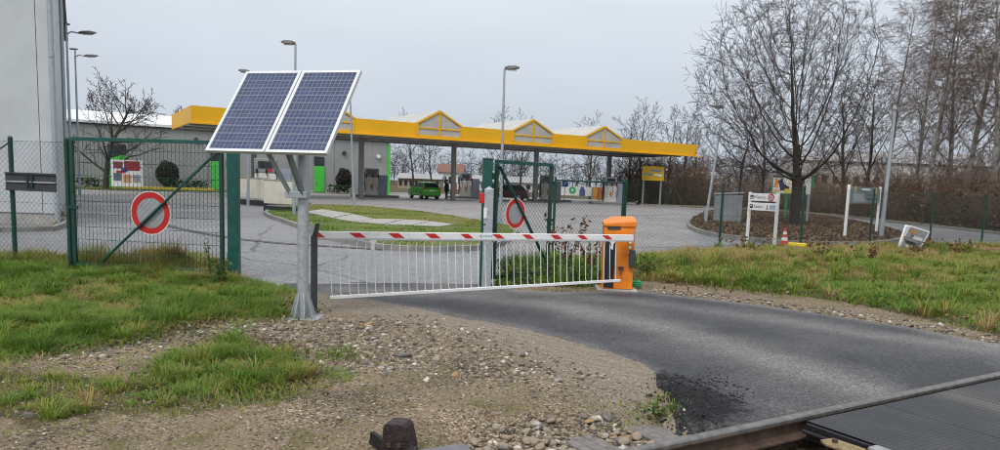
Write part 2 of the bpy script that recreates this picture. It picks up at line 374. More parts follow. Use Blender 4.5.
ground = link('ground', np_mesh('ground', V, Fq, ground_mat(), smooth=True)); tag(ground, kind='structure')
# zones of grass, by outline in the photograph laid on the ground
G_MAIN = px((-160, 262), (72, 264), (150, 270), (238, 282), (262, 292), (296, 310), (285, 318), (240, 318), (205, 328), (150, 343), (95, 350), (40, 360), (-60, 368), (-200, 372))
G_CLUMP = px((232, 345), (270, 350), (302, 376), (290, 392), (240, 398), (185, 401), (160, 392), (190, 365))
G_LOW = px((-120, 388), (40, 382), (150, 395), (175, 410), (60, 428), (-140, 425))
G_RIGHT = px((622, 280), (640, 258), (700, 249), (800, 246), (1000, 247), (1300, 254), (1350, 420), (1000, 336), (930, 320), (850, 305), (790, 296), (720, 289), (660, 284))
G_WEED = px((496, 286), (502, 262), (560, 258), (612, 262), (614, 287), (560, 288))
TR = px((300, 302), (400, 312), (470, 325), (540, 345), (610, 372), (655, 398))
sdm = lambda x, y: np.minimum.reduce([poly_sd(x, y, p) for p in (G_MAIN, G_CLUMP, G_LOW, G_RIGHT, G_WEED)])
fx, fy = V[:, 0], V[:, 1]
lotd = poly_sd(fx, fy, LOT)
soil = sst(.25, -.15, sdm(fx, fy)) + np.where((fy > 14) & (lotd > 0), 1, 0) + np.where((fx < -9) & (fy < 12), .6, 0)
soil = np.clip(soil + .45 * np.exp(-((fx - g(180, 352).x) / 1.3) ** 2 - ((fy - g(180, 330).y) / .7) ** 2), 0, 1)
track = sst(.75, .25, line_d(fx, fy, TR))
for nm, arr in (('soil', soil), ('track', track)):
    a = ground.data.attributes.new(nm, 'FLOAT', 'POINT'); a.data.foreach_set('value', arr.astype(np.float32))

# asphalt
def asphalt(name, base, dust, dscale=.35, wet=.5, grain=220, crack=True):
    m = bpy.data.materials.new(name); m.use_nodes = True; n = m.node_tree; b = n.nodes['Principled BSDF']; L = n.links.new
    t = n.nodes.new('ShaderNodeTexCoord')
    def noi(s, d=6, r=.55):
        v = n.nodes.new('ShaderNodeTexNoise'); v.inputs['Scale'].default_value = s; v.inputs['Detail'].default_value = d; v.inputs['Roughness'].default_value = r
        L(t.outputs['Object'], v.inputs['Vector']); return v
    def rng(sock, a, c, o0=0., o1=1.):
        r = n.nodes.new('ShaderNodeMapRange'); r.inputs[1].default_value = a; r.inputs[2].default_value = c; r.inputs[3].default_value = o0; r.inputs[4].default_value = o1
        L(sock, r.inputs[0]); return r.outputs[0]
    big = noi(dscale, 8, .6); v = n.nodes.new('ShaderNodeTexVoronoi'); v.inputs['Scale'].default_value = grain; L(t.outputs['Object'], v.inputs['Vector'])
    sp = n.nodes.new('ShaderNodeSeparateColor'); L(v.outputs['Color'], sp.inputs[0])
    v3 = n.nodes.new('ShaderNodeTexVoronoi'); v3.inputs['Scale'].default_value = grain * .38; L(t.outputs['Object'], v3.inputs['Vector']); s3 = n.nodes.new('ShaderNodeSeparateColor'); L(v3.outputs['Color'], s3.inputs[0])
    mu = n.nodes.new('ShaderNodeMath'); mu.operation = 'MULTIPLY'; L(rng(sp.outputs[0], 0, 1, .5, 1.5), mu.inputs[0]); L(rng(s3.outputs[0], 0, 1, .72, 1.3), mu.inputs[1]); mt = noi(26, 9, .75); m4 = n.nodes.new('ShaderNodeMath'); m4.operation = 'MULTIPLY'; L(mu.outputs[0], m4.inputs[0]); L(rng(mt.outputs[0], .3, .7, .75, 1.25), m4.inputs[1])
    sk = rng(s3.outputs[1], .93, .95, 1., 1.35); m5 = n.nodes.new('ShaderNodeMath'); m5.operation = 'MULTIPLY'; L(m4.outputs[0], m5.inputs[0]); L(sk, m5.inputs[1]); sp2 = m5.outputs[0]
    at_ = n.nodes.new('ShaderNodeAttribute'); at_.attribute_name = 'dust'
    ad = n.nodes.new('ShaderNodeMath'); ad.operation = 'ADD'; L(rng(big.outputs[0], .35, .68, -.06, .26), ad.inputs[0]); L(at_.outputs['Fac'], ad.inputs[1]); ad.use_clamp = True
    c = n.nodes.new('ShaderNodeMix'); c.data_type = 'RGBA'; c.inputs[6].default_value = (*base, 1); c.inputs[7].default_value = (*dust, 1)
    L(ad.outputs[0], c.inputs[0])
    vm = n.nodes.new('ShaderNodeVectorMath'); vm.operation = 'SCALE'; L(c.outputs[2], vm.inputs[0]); L(sp2, vm.inputs['Scale'])
    out = vm.outputs[0]
    if crack:
        vc = n.nodes.new('ShaderNodeTexVoronoi'); vc.feature = 'DISTANCE_TO_EDGE'; vc.inputs['Scale'].default_value = .16
        dn = noi(.9, 5); mxv = n.nodes.new('ShaderNodeMix'); mxv.data_type = 'RGBA'; mxv.inputs[0].default_value = .35
        L(t.outputs['Object'], mxv.inputs[6]); L(dn.outputs['Color'], mxv.inputs[7]); L(mxv.outputs[2], vc.inputs['Vector'])
        k = n.nodes.new('ShaderNodeMix'); k.data_type = 'RGBA'; k.inputs[7].default_value = (.03, .03, .032, 1)
        L(rng(vc.outputs['Distance'], .0022, .0035, .7, 0), k.inputs[0]); L(out, k.inputs[6]); out = k.outputs[2]
    fr_ = n.nodes.new('ShaderNodeAttribute'); fr_.attribute_name = 'fresh'; f2 = n.nodes.new('ShaderNodeMath'); L(fr_.outputs['Fac'], f2.inputs[0]); L(rng(noi(11, 9, .7).outputs[0], .3, .7, -.42, .42), f2.inputs[1])
    fm = n.nodes.new('ShaderNodeMix'); fm.data_type = 'RGBA'; L(rng(f2.outputs[0], .3, .85), fm.inputs[0]); L(out, fm.inputs[6])
    fc = n.nodes.new('ShaderNodeVectorMath'); fc.operation = 'SCALE'; fc.inputs[0].default_value = (.007, .007, .008); L(sp2, fc.inputs['Scale']); L(fc.outputs[0], fm.inputs[7]); out = fm.outputs[2]
    L(out, b.inputs['Base Color'])
    wn = noi(.22, 4); L(rng(wn.outputs[0], .35, .65, wet - .12, min(.95, wet + .25)), b.inputs['Roughness'])
    b.inputs['Specular IOR Level'].default_value = .25 if name == 'road asphalt' else .4
    bp = n.nodes.new('ShaderNodeBump'); bp.inputs['Strength'].default_value = .5; bp.inputs['Distance'].default_value = .008; L(v.outputs['Distance'], bp.inputs['Height']); L(bp.outputs[0], b.inputs['Normal'])
    return m
M_road = asphalt('road asphalt', (.042, .043, .048), (.235, .226, .213), .6, .66, 150, False)
M_lot = asphalt('lot asphalt', (.155, .155, .162), (.31, .31, .315), .12, .42, 60)
def sheet(name, poly, z, m, kind='structure', parent=None, label=None):
    bm = bmesh.new(); f = bm.faces.new([bm.verts.new((p[0], p[1], z)) for p in poly]); f.normal_update()
    if f.normal.z < 0: f.normal_flip()
    bmesh.ops.triangulate(bm, faces=bm.faces[:]); me = bpy.data.meshes.new(name); bm.to_mesh(me); bm.free(); me.materials.append(m)
    o = link(name, me, parent)
    if kind: o['kind'] = kind
    return o
def expand(poly, d):
    P = [Vector((p[0], p[1])) for p in poly]; A = sum(P[i].x * P[(i + 1) % len(P)].y - P[(i + 1) % len(P)].x * P[i].y for i in range(len(P)))
    sg = 1 if A > 0 else -1; o = []
    for i in range(len(P)):
        e1 = (P[i] - P[i - 1]).normalized(); e2 = (P[(i + 1) % len(P)] - P[i]).normalized(); n1 = Vector((e1.y, -e1.x)) * sg; n2 = Vector((e2.y, -e2.x)) * sg
        m = (n1 + n2); m = m.normalized() if m.length > .1 else n1
        o.append(P[i] + m * d)
    return o
sheet('parking_lot', expand(LOT, .25), 0, M_lot)
M_fore = asphalt('forecourt paving', (.20, .188, .182), (.36, .34, .325), .10, .5, 40)
sheet('forecourt', px((40, 200), (140, 199), (238, 203), (300, 206), (350, 206.5), (420, 213), (474, 222), (522, 231), (505, 250), (560, 255), (640, 252), (700, 245), (692, 230), (692, 212), (690, 209)) + [Vector((24, 86, 0)), Vector((-8, 90, 0)), Vector((-60, 62, 0))], .004, M_fore)
dc = px((160, 224), (180, 229), (205, 234), (240, 239.5), (275, 243), (310, 245.5), (345, 247.5), (385, 250))
bm_ = []
for k_, p_ in enumerate(dc):
    e_ = (dc[min(k_ + 1, len(dc) - 1)] - dc[max(k_ - 1, 0)]).normalized(); n_ = Vector((-e_.y, e_.x, 0)) * .13; bm_.append((p_ - n_, p_ + n_))
V = np.array([tuple(v) for pr in bm_ for v in pr]); V[:, 2] = .009
tag(link('drain_channel', np_mesh('drain_channel', V, np.array([[2 * k_, 2 * k_ + 2, 2 * k_ + 3, 2 * k_ + 1] for k_ in range(len(dc) - 1)]), mat('dark channel', (.07, .066, .062), .8, 0, .4, 6))), kind='structure')
# the access road: a fine sheet carrying the dust that wheels leave
rx = np.arange(-3.2, 8.6, .07); ry = np.arange(4.0, 11.9, .07); X, Y = np.meshgrid(rx, ry); d = poly_sd(X, Y, ROAD)
q = (X - RA.x) * RN.x + (Y - RA.y) * RN.y
keep = (d < .18) & (q < .034); ny, nx = X.shape; i = np.arange(nx * ny).reshape(ny, nx)
Fq = np.stack([i[:-1, :-1], i[:-1, 1:], i[1:, 1:], i[1:, :-1]], -1); kf = keep[:-1, :-1] & keep[:-1, 1:] & keep[1:, 1:] & keep[1:, :-1]
V = np.stack([X, Y, np.full_like(X, .006) + .003 * wob(X, Y, 1.2, 8) - .14 * sst(.0, .2, d) * (Y < 11)], -1).reshape(-1, 3)
road = link('access_road', np_mesh('access_road', V, Fq[kf], M_road)); tag(road, kind='structure')
T1 = px((1120, 470), (870, 392), (760, 357), (660, 328), (560, 307), (470, 297), (350, 290)); T2 = px((1200, 395), (1000, 352), (860, 333), (740, 314), (640, 302), (540, 294), (440, 288))
edge_d = line_d(X, Y, road_left)
dust = .52 * np.exp(-(line_d(X, Y, T1) / .40) ** 2) + .34 * np.exp(-(line_d(X, Y, T2) / .34) ** 2) + .55 * np.exp(-(line_d(X, Y, road_right) / .2) ** 2) + .35 * np.exp(-(edge_d / .12) ** 2)
dust = np.clip(dust * (.85 + .12 * wob(X, Y, 2.4, 5) + .16 * wob(X * .25 + Y * .1, Y * 1.6 - X * .7, 7, 6)), 0, 1)
a = road.data.attributes.new('dust', 'FLOAT', 'POINT'); a.data.foreach_set('value', dust.reshape(-1).astype(np.float32))
# fresh black asphalt along the broken edge by the rail
P = px((652, 374), (666, 374), (705, 388), (735, 402), (745, 412), (730, 420), (716, 430), (690, 418), (664, 402), (652, 388))
fresh = sst(.30, -.22, poly_sd(X, Y, P) + .05 * wob(X, Y, 8, 21))
a = road.data.attributes.new('fresh', 'FLOAT', 'POINT'); a.data.foreach_set('value', fresh.reshape(-1).astype(np.float32))

# ---------------------------------------------------------------- grass: blades
def blades(name, P, H, lean, wid, rnd, m, azim=None):
    n = len(P); a = azim if azim is not None else 2.4 * wob(P[:, 0], P[:, 1], 5., 90) + RNG.normal(size=n) * 1.1 + 3 * wob(P[:, 0], P[:, 1], 1.1, 91)
    dx, dy = np.cos(a), np.sin(a); sx, sy = -dy, dx
    b = P.copy(); mid = P + np.stack([dx * lean * H * .35, dy * lean * H * .35, H * .62], 1); tip = P + np.stack([dx * lean * H, dy * lean * H, H * (1 - .35 * np.clip(lean, 0, 1.5) * .6)], 1)
    s = np.stack([sx * wid, sy * wid, np.zeros(n)], 1)
    V = np.stack([b - s, b + s, mid + s * .8, mid - s * .8, tip], 1).reshape(-1, 3); k = (np.arange(n) * 5)[:, None]
    F4 = k + np.array([[0, 1, 2, 3]]); F3 = k + np.array([[3, 2, 4]])
    me = np_mesh(name, V, [F4, F3], m); at_ = me.attributes.new('rnd', 'FLOAT', 'POINT'); at_.data.foreach_set('value', np.repeat(rnd, 5).astype(np.float32))
    return me
def scatter(poly, dens, fuzz=.15, seed=3, fs=3., maxn=400000):
    P = np.array([(p[0], p[1]) for p in poly]); lo, hi = P.min(0) - .3, P.max(0) + .3; n = int(min(maxn * 3, dens * (hi - lo).prod()))
    r = np.random.default_rng(seed); xy = lo + r.random((n, 2)) * (hi - lo); d = poly_sd(xy[:, 0], xy[:, 1], poly) + fuzz * wob(xy[:, 0], xy[:, 1], fs, seed) + fuzz * .6 * r.normal(size=n)
    return xy[d < 0]
GS = [(0, (.04, .075, .012)), (.25, (.075, .155, .018)), (.5, (.135, .240, .028)), (.68, (.215, .265, .042)), (.84, (.34, .265, .08)), (1, (.37, .25, .13))]
M_grass = attr_mat('grass blade', GS, .6, .35)
def grassy(name, parts, label, zf=hgt):
    P, H, Ln, W, Rn = [], [], [], [], []
    for xy, h, ln, wd, rn in parts:
        z = zf(xy[:, 0], xy[:, 1]) - .005; n = len(xy)
        P.append(np.stack([xy[:, 0], xy[:, 1], z], 1)); H.append(h); Ln.append(ln); W.append(np.full(n, wd)); Rn.append(rn)
    me = blades(name, np.concatenate(P), np.concatenate(H), np.concatenate(Ln), np.concatenate(W), np.clip(np.concatenate(Rn), 0, 1), M_grass)
    return tag(link(name, me), label, 'grass', kind='stuff')
GH = .64
def thin(xy):
    m = wob(xy[:, 0], xy[:, 1], 2.0, 95) + .6 * wob(xy[:, 0], xy[:, 1], 6.5, 96); return xy[RNG.random(len(xy)) < np.clip(.95 + 1.1 * (m + .35), .12, 1)]
def gpart(xy, h0, h1, ln, wd, mean, sd, ps=1.6, pa=.14, seed=9):
    n = len(xy); pt = wob(xy[:, 0], xy[:, 1], ps, seed); p2 = wob(xy[:, 0], xy[:, 1], ps * 3.3, seed + 1)
    h = (h0 + (h1 - h0) * RNG.random(n) ** 1.6) * GH * (.40 + 1.15 * np.clip(.5 + .75 * p2 + .25 * wob(xy[:, 0], xy[:, 1], ps * 9, seed + 2), 0, 1.35))
    mean = mean + .10 * wob(xy[:, 0], xy[:, 1], ps * 5, seed + 3)
    return xy, np.clip(h, .02, 1), np.abs(ln + .35 * RNG.normal(size=n)), wd, mean + sd * RNG.normal(size=n) + pa * pt
def tufts(poly, n, per, h0, h1, mean, sd, seed, wd=.0036):
    r = np.random.default_rng(seed); c = scatter(poly, 60, .1, seed); c = c[r.permutation(len(c))[:n]]; k = len(c)
    sc = .5 + r.random(k); a = r.random((k, per)) * 6.283; rad = .05 * sc[:, None] * np.sqrt(r.random((k, per)))
    xy = np.stack([c[:, :1] + np.cos(a) * rad, c[:, 1:] + np.sin(a) * rad], -1).reshape(-1, 2); az = (a + r.normal(size=a.shape) * .35).ravel()
    h = ((h0 + (h1 - h0) * r.random((k, per))) * sc[:, None]).ravel(); ln = (.5 + .9 * r.random(k * per)); rn = (mean + sd * r.normal(size=(k, 1)) + .08 * r.normal(size=(k, per))).ravel()
    z = hgt(xy[:, 0], xy[:, 1]) - .005; return blades('grass_tufts', np.column_stack([xy, z]), h, ln, np.full(len(h), wd), np.clip(rn, 0, 1), M_grass, az)
near_f = scatter(px((-160, 266), (72, 268), (235, 283), (235, 272), (150, 262), (60, 256), (-160, 256)), 1500, .1, 5)
heap = scatter(px((110, 264), (150, 252), (200, 256), (238, 276), (225, 284), (170, 284), (118, 276)), 4200, .12, 6)
grassy('grass', [gpart(thin(scatter(G_MAIN, 5600, .42, 3, 2.6)), .045, .17, 1.0, .0032, .47, .13, 1.2, .12),
                 gpart(scatter(G_MAIN, 1500, .5, 33, 4), .03, .13, 1.5, .0035, .84, .09),
                 gpart(scatter(px((-160, 300), (120, 318), (170, 332), (100, 362), (-160, 372)), 700, .5, 34, 4), .03, .11, 1.2, .0032, .60, .18),
                 gpart(scatter(G_CLUMP, 3000, .3, 4, 4), .05, .16, 1.1, .0032, .58, .17, 2.),
                 gpart(scatter(G_LOW, 1300, .55, 7, 4), .02, .08, 1.2, .003, .64, .16),
                 gpart(near_f, .18, .48, .7, .004, .82, .12), gpart(heap, .08, .30, 1.7, .004, .76, .16),
                 gpart(scatter(px((318, 352), (345, 350), (366, 358), (352, 364), (322, 360)), 3200, .08, 8, 8), .04, .13, .8, .003, .45, .1),
                 gpart(scatter(px((318, 372), (355, 371), (362, 382), (330, 388)), 2600, .08, 10, 8), .03, .09, .8, .003, .45, .1),
                 gpart(scatter(px((602, 402), (640, 400), (700, 398), (690, 408), (640, 416), (606, 412)), 2600, .07, 12, 8), .03, .1, .9, .003, .66, .15),
                 gpart(scatter(px((0, 352), (330, 340), (520, 380), (640, 400), (560, 425), (200, 448), (-60, 448)), 150, .3, 13, 4), .015, .05, 1., .003, .6, .15)],
       'lush green grass with yellow blades on the bank left of the road')
tag(link('grass', tufts(G_MAIN, 420, 70, .07, .17, .46, .12, 201)), 'bright green grass tufts standing out of the bank on the left', 'grass', kind='stuff')
tag(link('grass', tufts(G_CLUMP + G_LOW[:0], 60, 60, .06, .15, .52, .14, 202)), 'grass tufts on the gravel in front of the solar post', 'grass', kind='stuff')
tag(link('grass', tufts(G_LOW, 70, 45, .03, .09, .62, .14, 203)), 'thin grass tufts in the dirt at the lower left', 'grass', kind='stuff')
tag(link('grass', tufts(G_RIGHT, 700, 45, .09, .24, .66, .16, 204, .006)), 'straw coloured grass tufts on the right verge', 'grass', kind='stuff')
gr = scatter(G_RIGHT, 1500, .25, 15, 1.6)
gd = line_d(gr[:, 0], gr[:, 1], px((600, 252), (718, 249), (1000, 245), (1300, 250)))
dens_keep = RNG.random(len(gr)) < np.clip(12. / np.maximum(gr[:, 1], 8), .3, 1); gr = gr[dens_keep]; gd = gd[dens_keep]
xy, h, ln, wd, rn = gpart(gr, .06, .24, 1.1, .006, .58, .15, .9, .16, 17)
tall = sst(7.5, .3, gd); h = h * (.72 + .55 * tall); rn = rn + .0 + .28 * tall + .16 * wob(xy[:, 0], xy[:, 1], 2.6, 19)
grassy('grass', [(xy, h, ln, wd, rn), gpart(scatter(G_WEED, 900, .2, 18), .06, .28, .6, .008, .38, .14)], 'yellowing long grass on the verge right of the road')
# ---------------------------------------------------------------- stones
def ico(sub):
    bm = bmesh.new(); bmesh.ops.create_icosphere(bm, subdivisions=sub, radius=1); v = np.array([x.co for x in bm.verts]); f = np.array([[x.index for x in p.verts] for p in bm.faces]); bm.free(); return v, f
IV, IF = ico(1); IV2, IF2 = ico(2)
STONE_C = [(0, (.07, .062, .055)), (.2, (.16, .135, .105)), (.4, (.26, .205, .145)), (.6, (.31, .26, .20)), (.78, (.23, .20, .165)), (.86, (.44, .40, .34)), (.95, (.60, .57, .52)), (1, (.42, .28, .13))]
M_stone_attr = attr_mat('mixed gravel stones', STONE_C, .8)
def stone_field(name, xy, size, label, flat=.6, brown=0):
    n = len(xy); z = hgt(xy[:, 0], xy[:, 1]); r = RNG
    s = size[:, None] * np.stack([.7 + .6 * r.random(n), .7 + .6 * r.random(n), flat * (.7 + .5 * r.random(n))], 1)
    a = r.random(n) * 6.283; ca, sa = np.cos(a), np.sin(a)
    jit = 1 + .30 * r.normal(size=(n, len(IV), 1)); v = IV[None] * jit * s[:, None, :]
    vx = v[..., 0] * ca[:, None] - v[..., 1] * sa[:, None]; vy = v[..., 0] * sa[:, None] + v[..., 1] * ca[:, None]
    V = np.stack([vx + xy[:, 0:1], vy + xy[:, 1:2], v[..., 2] + (z + s[:, 2] * .25)[:, None]], -1).reshape(-1, 3)
    Fc = (np.arange(n) * len(IV))[:, None, None] + IF[None]; Fc = Fc.reshape(-1, 3)
    me = np_mesh(name, V, Fc, M_stone_attr); c = np.clip(r.random(n) - brown * r.random(n), 0, 1)
    at_ = me.attributes.new('rnd', 'FLOAT', 'POINT'); at_.data.foreach_set('value', np.repeat(c, len(IV)).astype(np.float32))
    return tag(link(name, me), label, 'gravel', kind='stuff')
Z_GRAVEL = px((-60, 380), (140, 345), (240, 322), (300, 318), (400, 316), (480, 335), (560, 358), (640, 385), (665, 405), (700, 425), (600, 470), (-60, 470))
Z_BAND = px((50, 352), (230, 322), (310, 326), (420, 322), (520, 352), (600, 388), (560, 400), (440, 378), (350, 372), (240, 345), (60, 372))
Z_BALLAST = px((455, 436), (500, 420), (560, 409), (640, 405), (690, 415), (722, 429), (650, 449), (560, 457), (455, 457))
Z_EDGE = px((640, 290), (700, 293), (760, 300), (850, 312), (940, 326), (1010, 340), (1005, 347), (920, 331), (850, 320), (760, 307), (640, 294))
fine_ = scatter(Z_GRAVEL, 700, .1, 41); band = scatter(Z_BAND, 850, .25, 42); edge = scatter(Z_EDGE, 900, .06, 44)
balf = scatter(Z_BALLAST, 900, .06, 45); balf = balf[np.abs(((balf[:, 0] - RA.x) * RD.x + (balf[:, 1] - RA.y) * RD.y) - (Vector((g(664, 431, -.11).x - RA.x, g(664, 431, -.11).y - RA.y, 0)).dot(RD))) > .19]; tb = scatter(px((600, 470), (690, 452), (800, 425), (830, 440), (760, 480)), 700, .05, 46)
xy = np.concatenate([fine_, band, edge, balf, tb])
size = np.concatenate([.004 + .007 * RNG.random(len(fine_)) ** 2, .004 + .024 * RNG.random(len(band)) ** 3.2, .006 + .022 * RNG.random(len(edge)) ** 3, .009 + .014 * RNG.random(len(balf)), .009 + .014 * RNG.random(len(tb))])
stone_field('loose_gravel', xy, size, 'loose tan and grey gravel scattered over the dirt beside the rail', .6, .25)
# larger stones, each of its own
protos = []
STM = [mat('stone tan', (.29, .23, .165), .85, 0, .3, 30, .4, 90), mat('stone grey', (.17, .157, .142), .85, 0, .3, 30, .4, 90), mat('stone pale', (.50, .47, .42), .8, 0, .2, 30, .3, 90), mat('stone rusty', (.33, .21, .11), .85, 0, .4, 30, .4, 90), mat('stone beige', (.30, .25, .19), .85, 0, .25, 30, .4, 90)]
for k in range(10):
    r = np.random.default_rng(100 + k); nrm = r.normal(size=(9, 3)); nrm /= np.linalg.norm(nrm, axis=1, keepdims=True); cut = .38 + .34 * r.random(9)
    v = IV2.copy()
    for a, c in zip(nrm, cut):
        dd = v @ a; over = np.maximum(dd - c, 0); v = v - over[:, None] * a[None]
    v = v * np.array([1, .75 + .2 * r.random(), .55 + .2 * r.random()]); protos.append(np_mesh('stone', v * .5, IF2, STM[k % 5]))
def put_stone(x, y, s, k, dz=.2):
    o = link('stone', protos[k], ground); o.location = (x, y, float(hgt(np.array([x]), np.array([y]))[0]) + s * dz); o.scale = (s, s, s)
    o.rotation_euler = (random.uniform(-.4, .4), random.uniform(-.4, .4), random.uniform(0, 6.28))
pS = g(664, 431, -.11); tS = (Vector((pS.x - RA.x, pS.y - RA.y, 0))).dot(RD)
SLP = ((tS - .62, .26), (tS, .36))
def off_sleepers(xy, m=.0):
    t_s = (xy[:, 0] - RA.x) * RD.x + (xy[:, 1] - RA.y) * RD.y; q_s = (xy[:, 0] - RA.x) * RN.x + (xy[:, 1] - RA.y) * RN.y; ok = np.ones(len(xy), bool)
    for t0_, w0_ in SLP: ok &= ~((np.abs(t_s - t0_) < w0_ / 2 + m) & (q_s > -.80 - m))
    return xy[ok]
bs = off_sleepers(scatter(Z_BALLAST, 300, .04, 51), .02)[:190]
for x, y in bs: put_stone(x, y, random.uniform(.045, .11), random.choice((0, 0, 4, 4, 3, 2, 5, 6, 9, 1)), random.uniform(.08, .3))
for x, y in scatter(Z_BAND, 18, .1, 52)[:78]: put_stone(x, y, random.choice((.035, .04, .05, .06, .085)), random.choice((0, 1, 2, 2, 7, 6, 4, 9)), .12)
for X_, Y_, s, k in ((405, 358, .16, 1), (455, 378, .11, 3), (437, 362, .12, 4), (427, 384, .10, 2), (558, 383, .09, 2), (522, 358, .11, 1), (393, 352, .09, 4), (685, 409, .11, 2), (676, 403, .13, 1), (375, 342, .08, 2), (420, 352, .10, 4), (462, 330, .08, 2), (447, 336, .09, 4), (385, 378, .09, 1), (345, 330, .07, 2), (30, 425, .09, 1), (105, 392, .08, 1), (340, 322, .10, 4), (368, 326, .12, 3), (680, 297, .12, 4), (720, 302, .13, 3), (738, 305, .13, 2), (790, 311, .12, 4), (860, 318, .10, 2), (940, 326, .13, 2), (905, 322, .10, 1), (655, 291, .10, 4)):
    p = g(X_, Y_); put_stone(p.x, p.y, s, k + 5 * random.randint(0, 1), .08)

xy = scatter(px((655, 374), (700, 378), (752, 398), (745, 414), (722, 432), (700, 428), (676, 414), (654, 396)), 1500, .16, 55)
crumbs = stone_field('asphalt_crumbs', xy, .003 + .010 * RNG.random(len(xy)) ** 2, 'loose black asphalt crumbs along the broken road edge', .7)
crumbs.data.materials[0] = mat('asphalt crumb', (.010, .010, .011), .75, 0, .4, 40); crumbs.data.vertices.foreach_set('co', (lambda c: (c.__setitem__((slice(None), 2), c[:, 2] + np.where(poly_sd(c[:, 0], c[:, 1], ROAD) < 0, .056, .006)), c)[1])(np.array([v.co for v in crumbs.data.vertices])).astype(np.float32).ravel())
# ---------------------------------------------------------------- railway
rp = lambda t, q, z: Vector((RA.x, RA.y, 0)) + RD * t + RN * q + Vector((0, 0, z))
def extrude_profile(prof, t0, t1, m, name, parent, n=1, bevel=0):
    b = MB(); b.prism([rp(t0, q, z) for q, z in prof], RD * (t1 - t0)); return b.build(name, m, parent, org=parent.location, bevel=bevel)
rail = thing('railway_rail', 'worn steel rail with rusty sides crossing the lower right corner', 'rail', rp(3, 0, -.12))
extrude_profile([(-.036, .0), (-.036, .022), (-.028, .032), (-.012, .0365), (.012, .0365), (.028, .032), (.036, .022), (.036, .0)], -4, 14, M_head, 'rail_head', rail)
extrude_profile([(-.0355, -.001), (.0355, -.001), (.033, -.012), (.009, -.02), (.009, -.092), (.075, -.108), (.075, -.12), (-.075, -.12), (-.075, -.108), (-.009, -.092), (-.009, -.02), (-.033, -.012)], -4, 14, M_rust, 'rail_web', rail)
for k, (t, ww) in enumerate(SLP):
    o = thing('wooden_sleeper', ('grey weathered wooden sleeper end left of the wider one under the rail', 'wide grey weathered wooden sleeper end beside the broken asphalt edge')[k], 'sleeper', rp(t, .5, -.2), group='sleepers under the rail')
    for j in range(3):       # split planks of weathered timber
        b = MB(); b.box(rp(t + (j - 1) * ww / 3, .45, -.197), (ww / 3 - .006, 2.45, .15), mat=Matrix((RD, RN, Vector((0, 0, 1)))).transposed()); b.build('timber', M_wood, o, org=o.location, bevel=.006)
    b = MB(); b.box(rp(t, 0, -.1215), (.17, .32, .012), mat=Matrix((RD, RN, Vector((0, 0, 1)))).transposed()); b.build('base_plate', M_rust, o, org=o.location)
    for qq in (-.11, .11):
        b = MB(); b.tube([rp(t, qq, -.118), rp(t, qq, -.075)], .017, 6); b.build('rail_screw', M_rust, o, org=o.location)
# rubber crossing panels
def panel_mat():
    m = bpy.data.materials.new('ribbed crossing rubber'); m.use_nodes = True; n = m.node_tree; b = n.nodes['Principled BSDF']; L = n.links.new
    t = n.nodes.new('ShaderNodeTexCoord'); mp_ = n.nodes.new('ShaderNodeMapping'); mp_.inputs['Rotation'].default_value = (0, 0, -math.atan2(RD.y, RD.x)); L(t.outputs['Object'], mp_.inputs[0])
    v = n.nodes.new('ShaderNodeTexVoronoi'); v.inputs['Scale'].default_value = 27; v.inputs['Randomness'].default_value = 0; L(mp_.outputs[0], v.inputs['Vector'])
    nz = n.nodes.new('ShaderNodeTexNoise'); nz.inputs['Scale'].default_value = 3; nz.inputs['Detail'].default_value = 8; L(t.outputs['Object'], nz.inputs['Vector'])
    at_ = n.nodes.new('ShaderNodeAttribute'); at_.attribute_name = 'dust'
    r = n.nodes.new('ShaderNodeMapRange'); r.inputs[1].default_value = .45; r.inputs[2].default_value = .8; r.inputs[4].default_value = .25; L(nz.outputs[0], r.inputs[0])
    ad = n.nodes.new('ShaderNodeMath'); ad.use_clamp = True; L(r.outputs[0], ad.inputs[0]); L(at_.outputs['Fac'], ad.inputs[1])
    c = n.nodes.new('ShaderNodeMix'); c.data_type = 'RGBA'; c.inputs[6].default_value = (.040, .043, .050, 1); c.inputs[7].default_value = (.20, .175, .145, 1); L(ad.outputs[0], c.inputs[0])
    dr_ = n.nodes.new('ShaderNodeMapRange'); dr_.inputs[1].default_value = .2; dr_.inputs[2].default_value = .55; dr_.inputs[3].default_value = 1.5; dr_.inputs[4].default_value = .45; L(v.outputs['Distance'], dr_.inputs[0])
    dv_ = n.nodes.new('ShaderNodeVectorMath'); dv_.operation = 'SCALE'; L(c.outputs[2], dv_.inputs[0]); L(dr_.outputs[0], dv_.inputs['Scale']); L(dv_.outputs[0], b.inputs['Base Color'])
    b.inputs['Roughness'].default_value = .62
    bp = n.nodes.new('ShaderNodeBump'); bp.inputs['Strength'].default_value = .9; bp.inputs['Distance'].default_value = .008; L(v.outputs['Distance'], bp.inputs['Height']); L(bp.outputs[0], b.inputs['Normal'])
    return m
M_panel = panel_mat()
pc = g(802, 419, .015); tC = Vector((pc.x - RA.x, pc.y - RA.y, 0)).dot(RD)
cross = thing('crossing_deck', 'black dimpled rubber crossing panels between the rails', 'crossing panel', rp(tC, .5, 0))
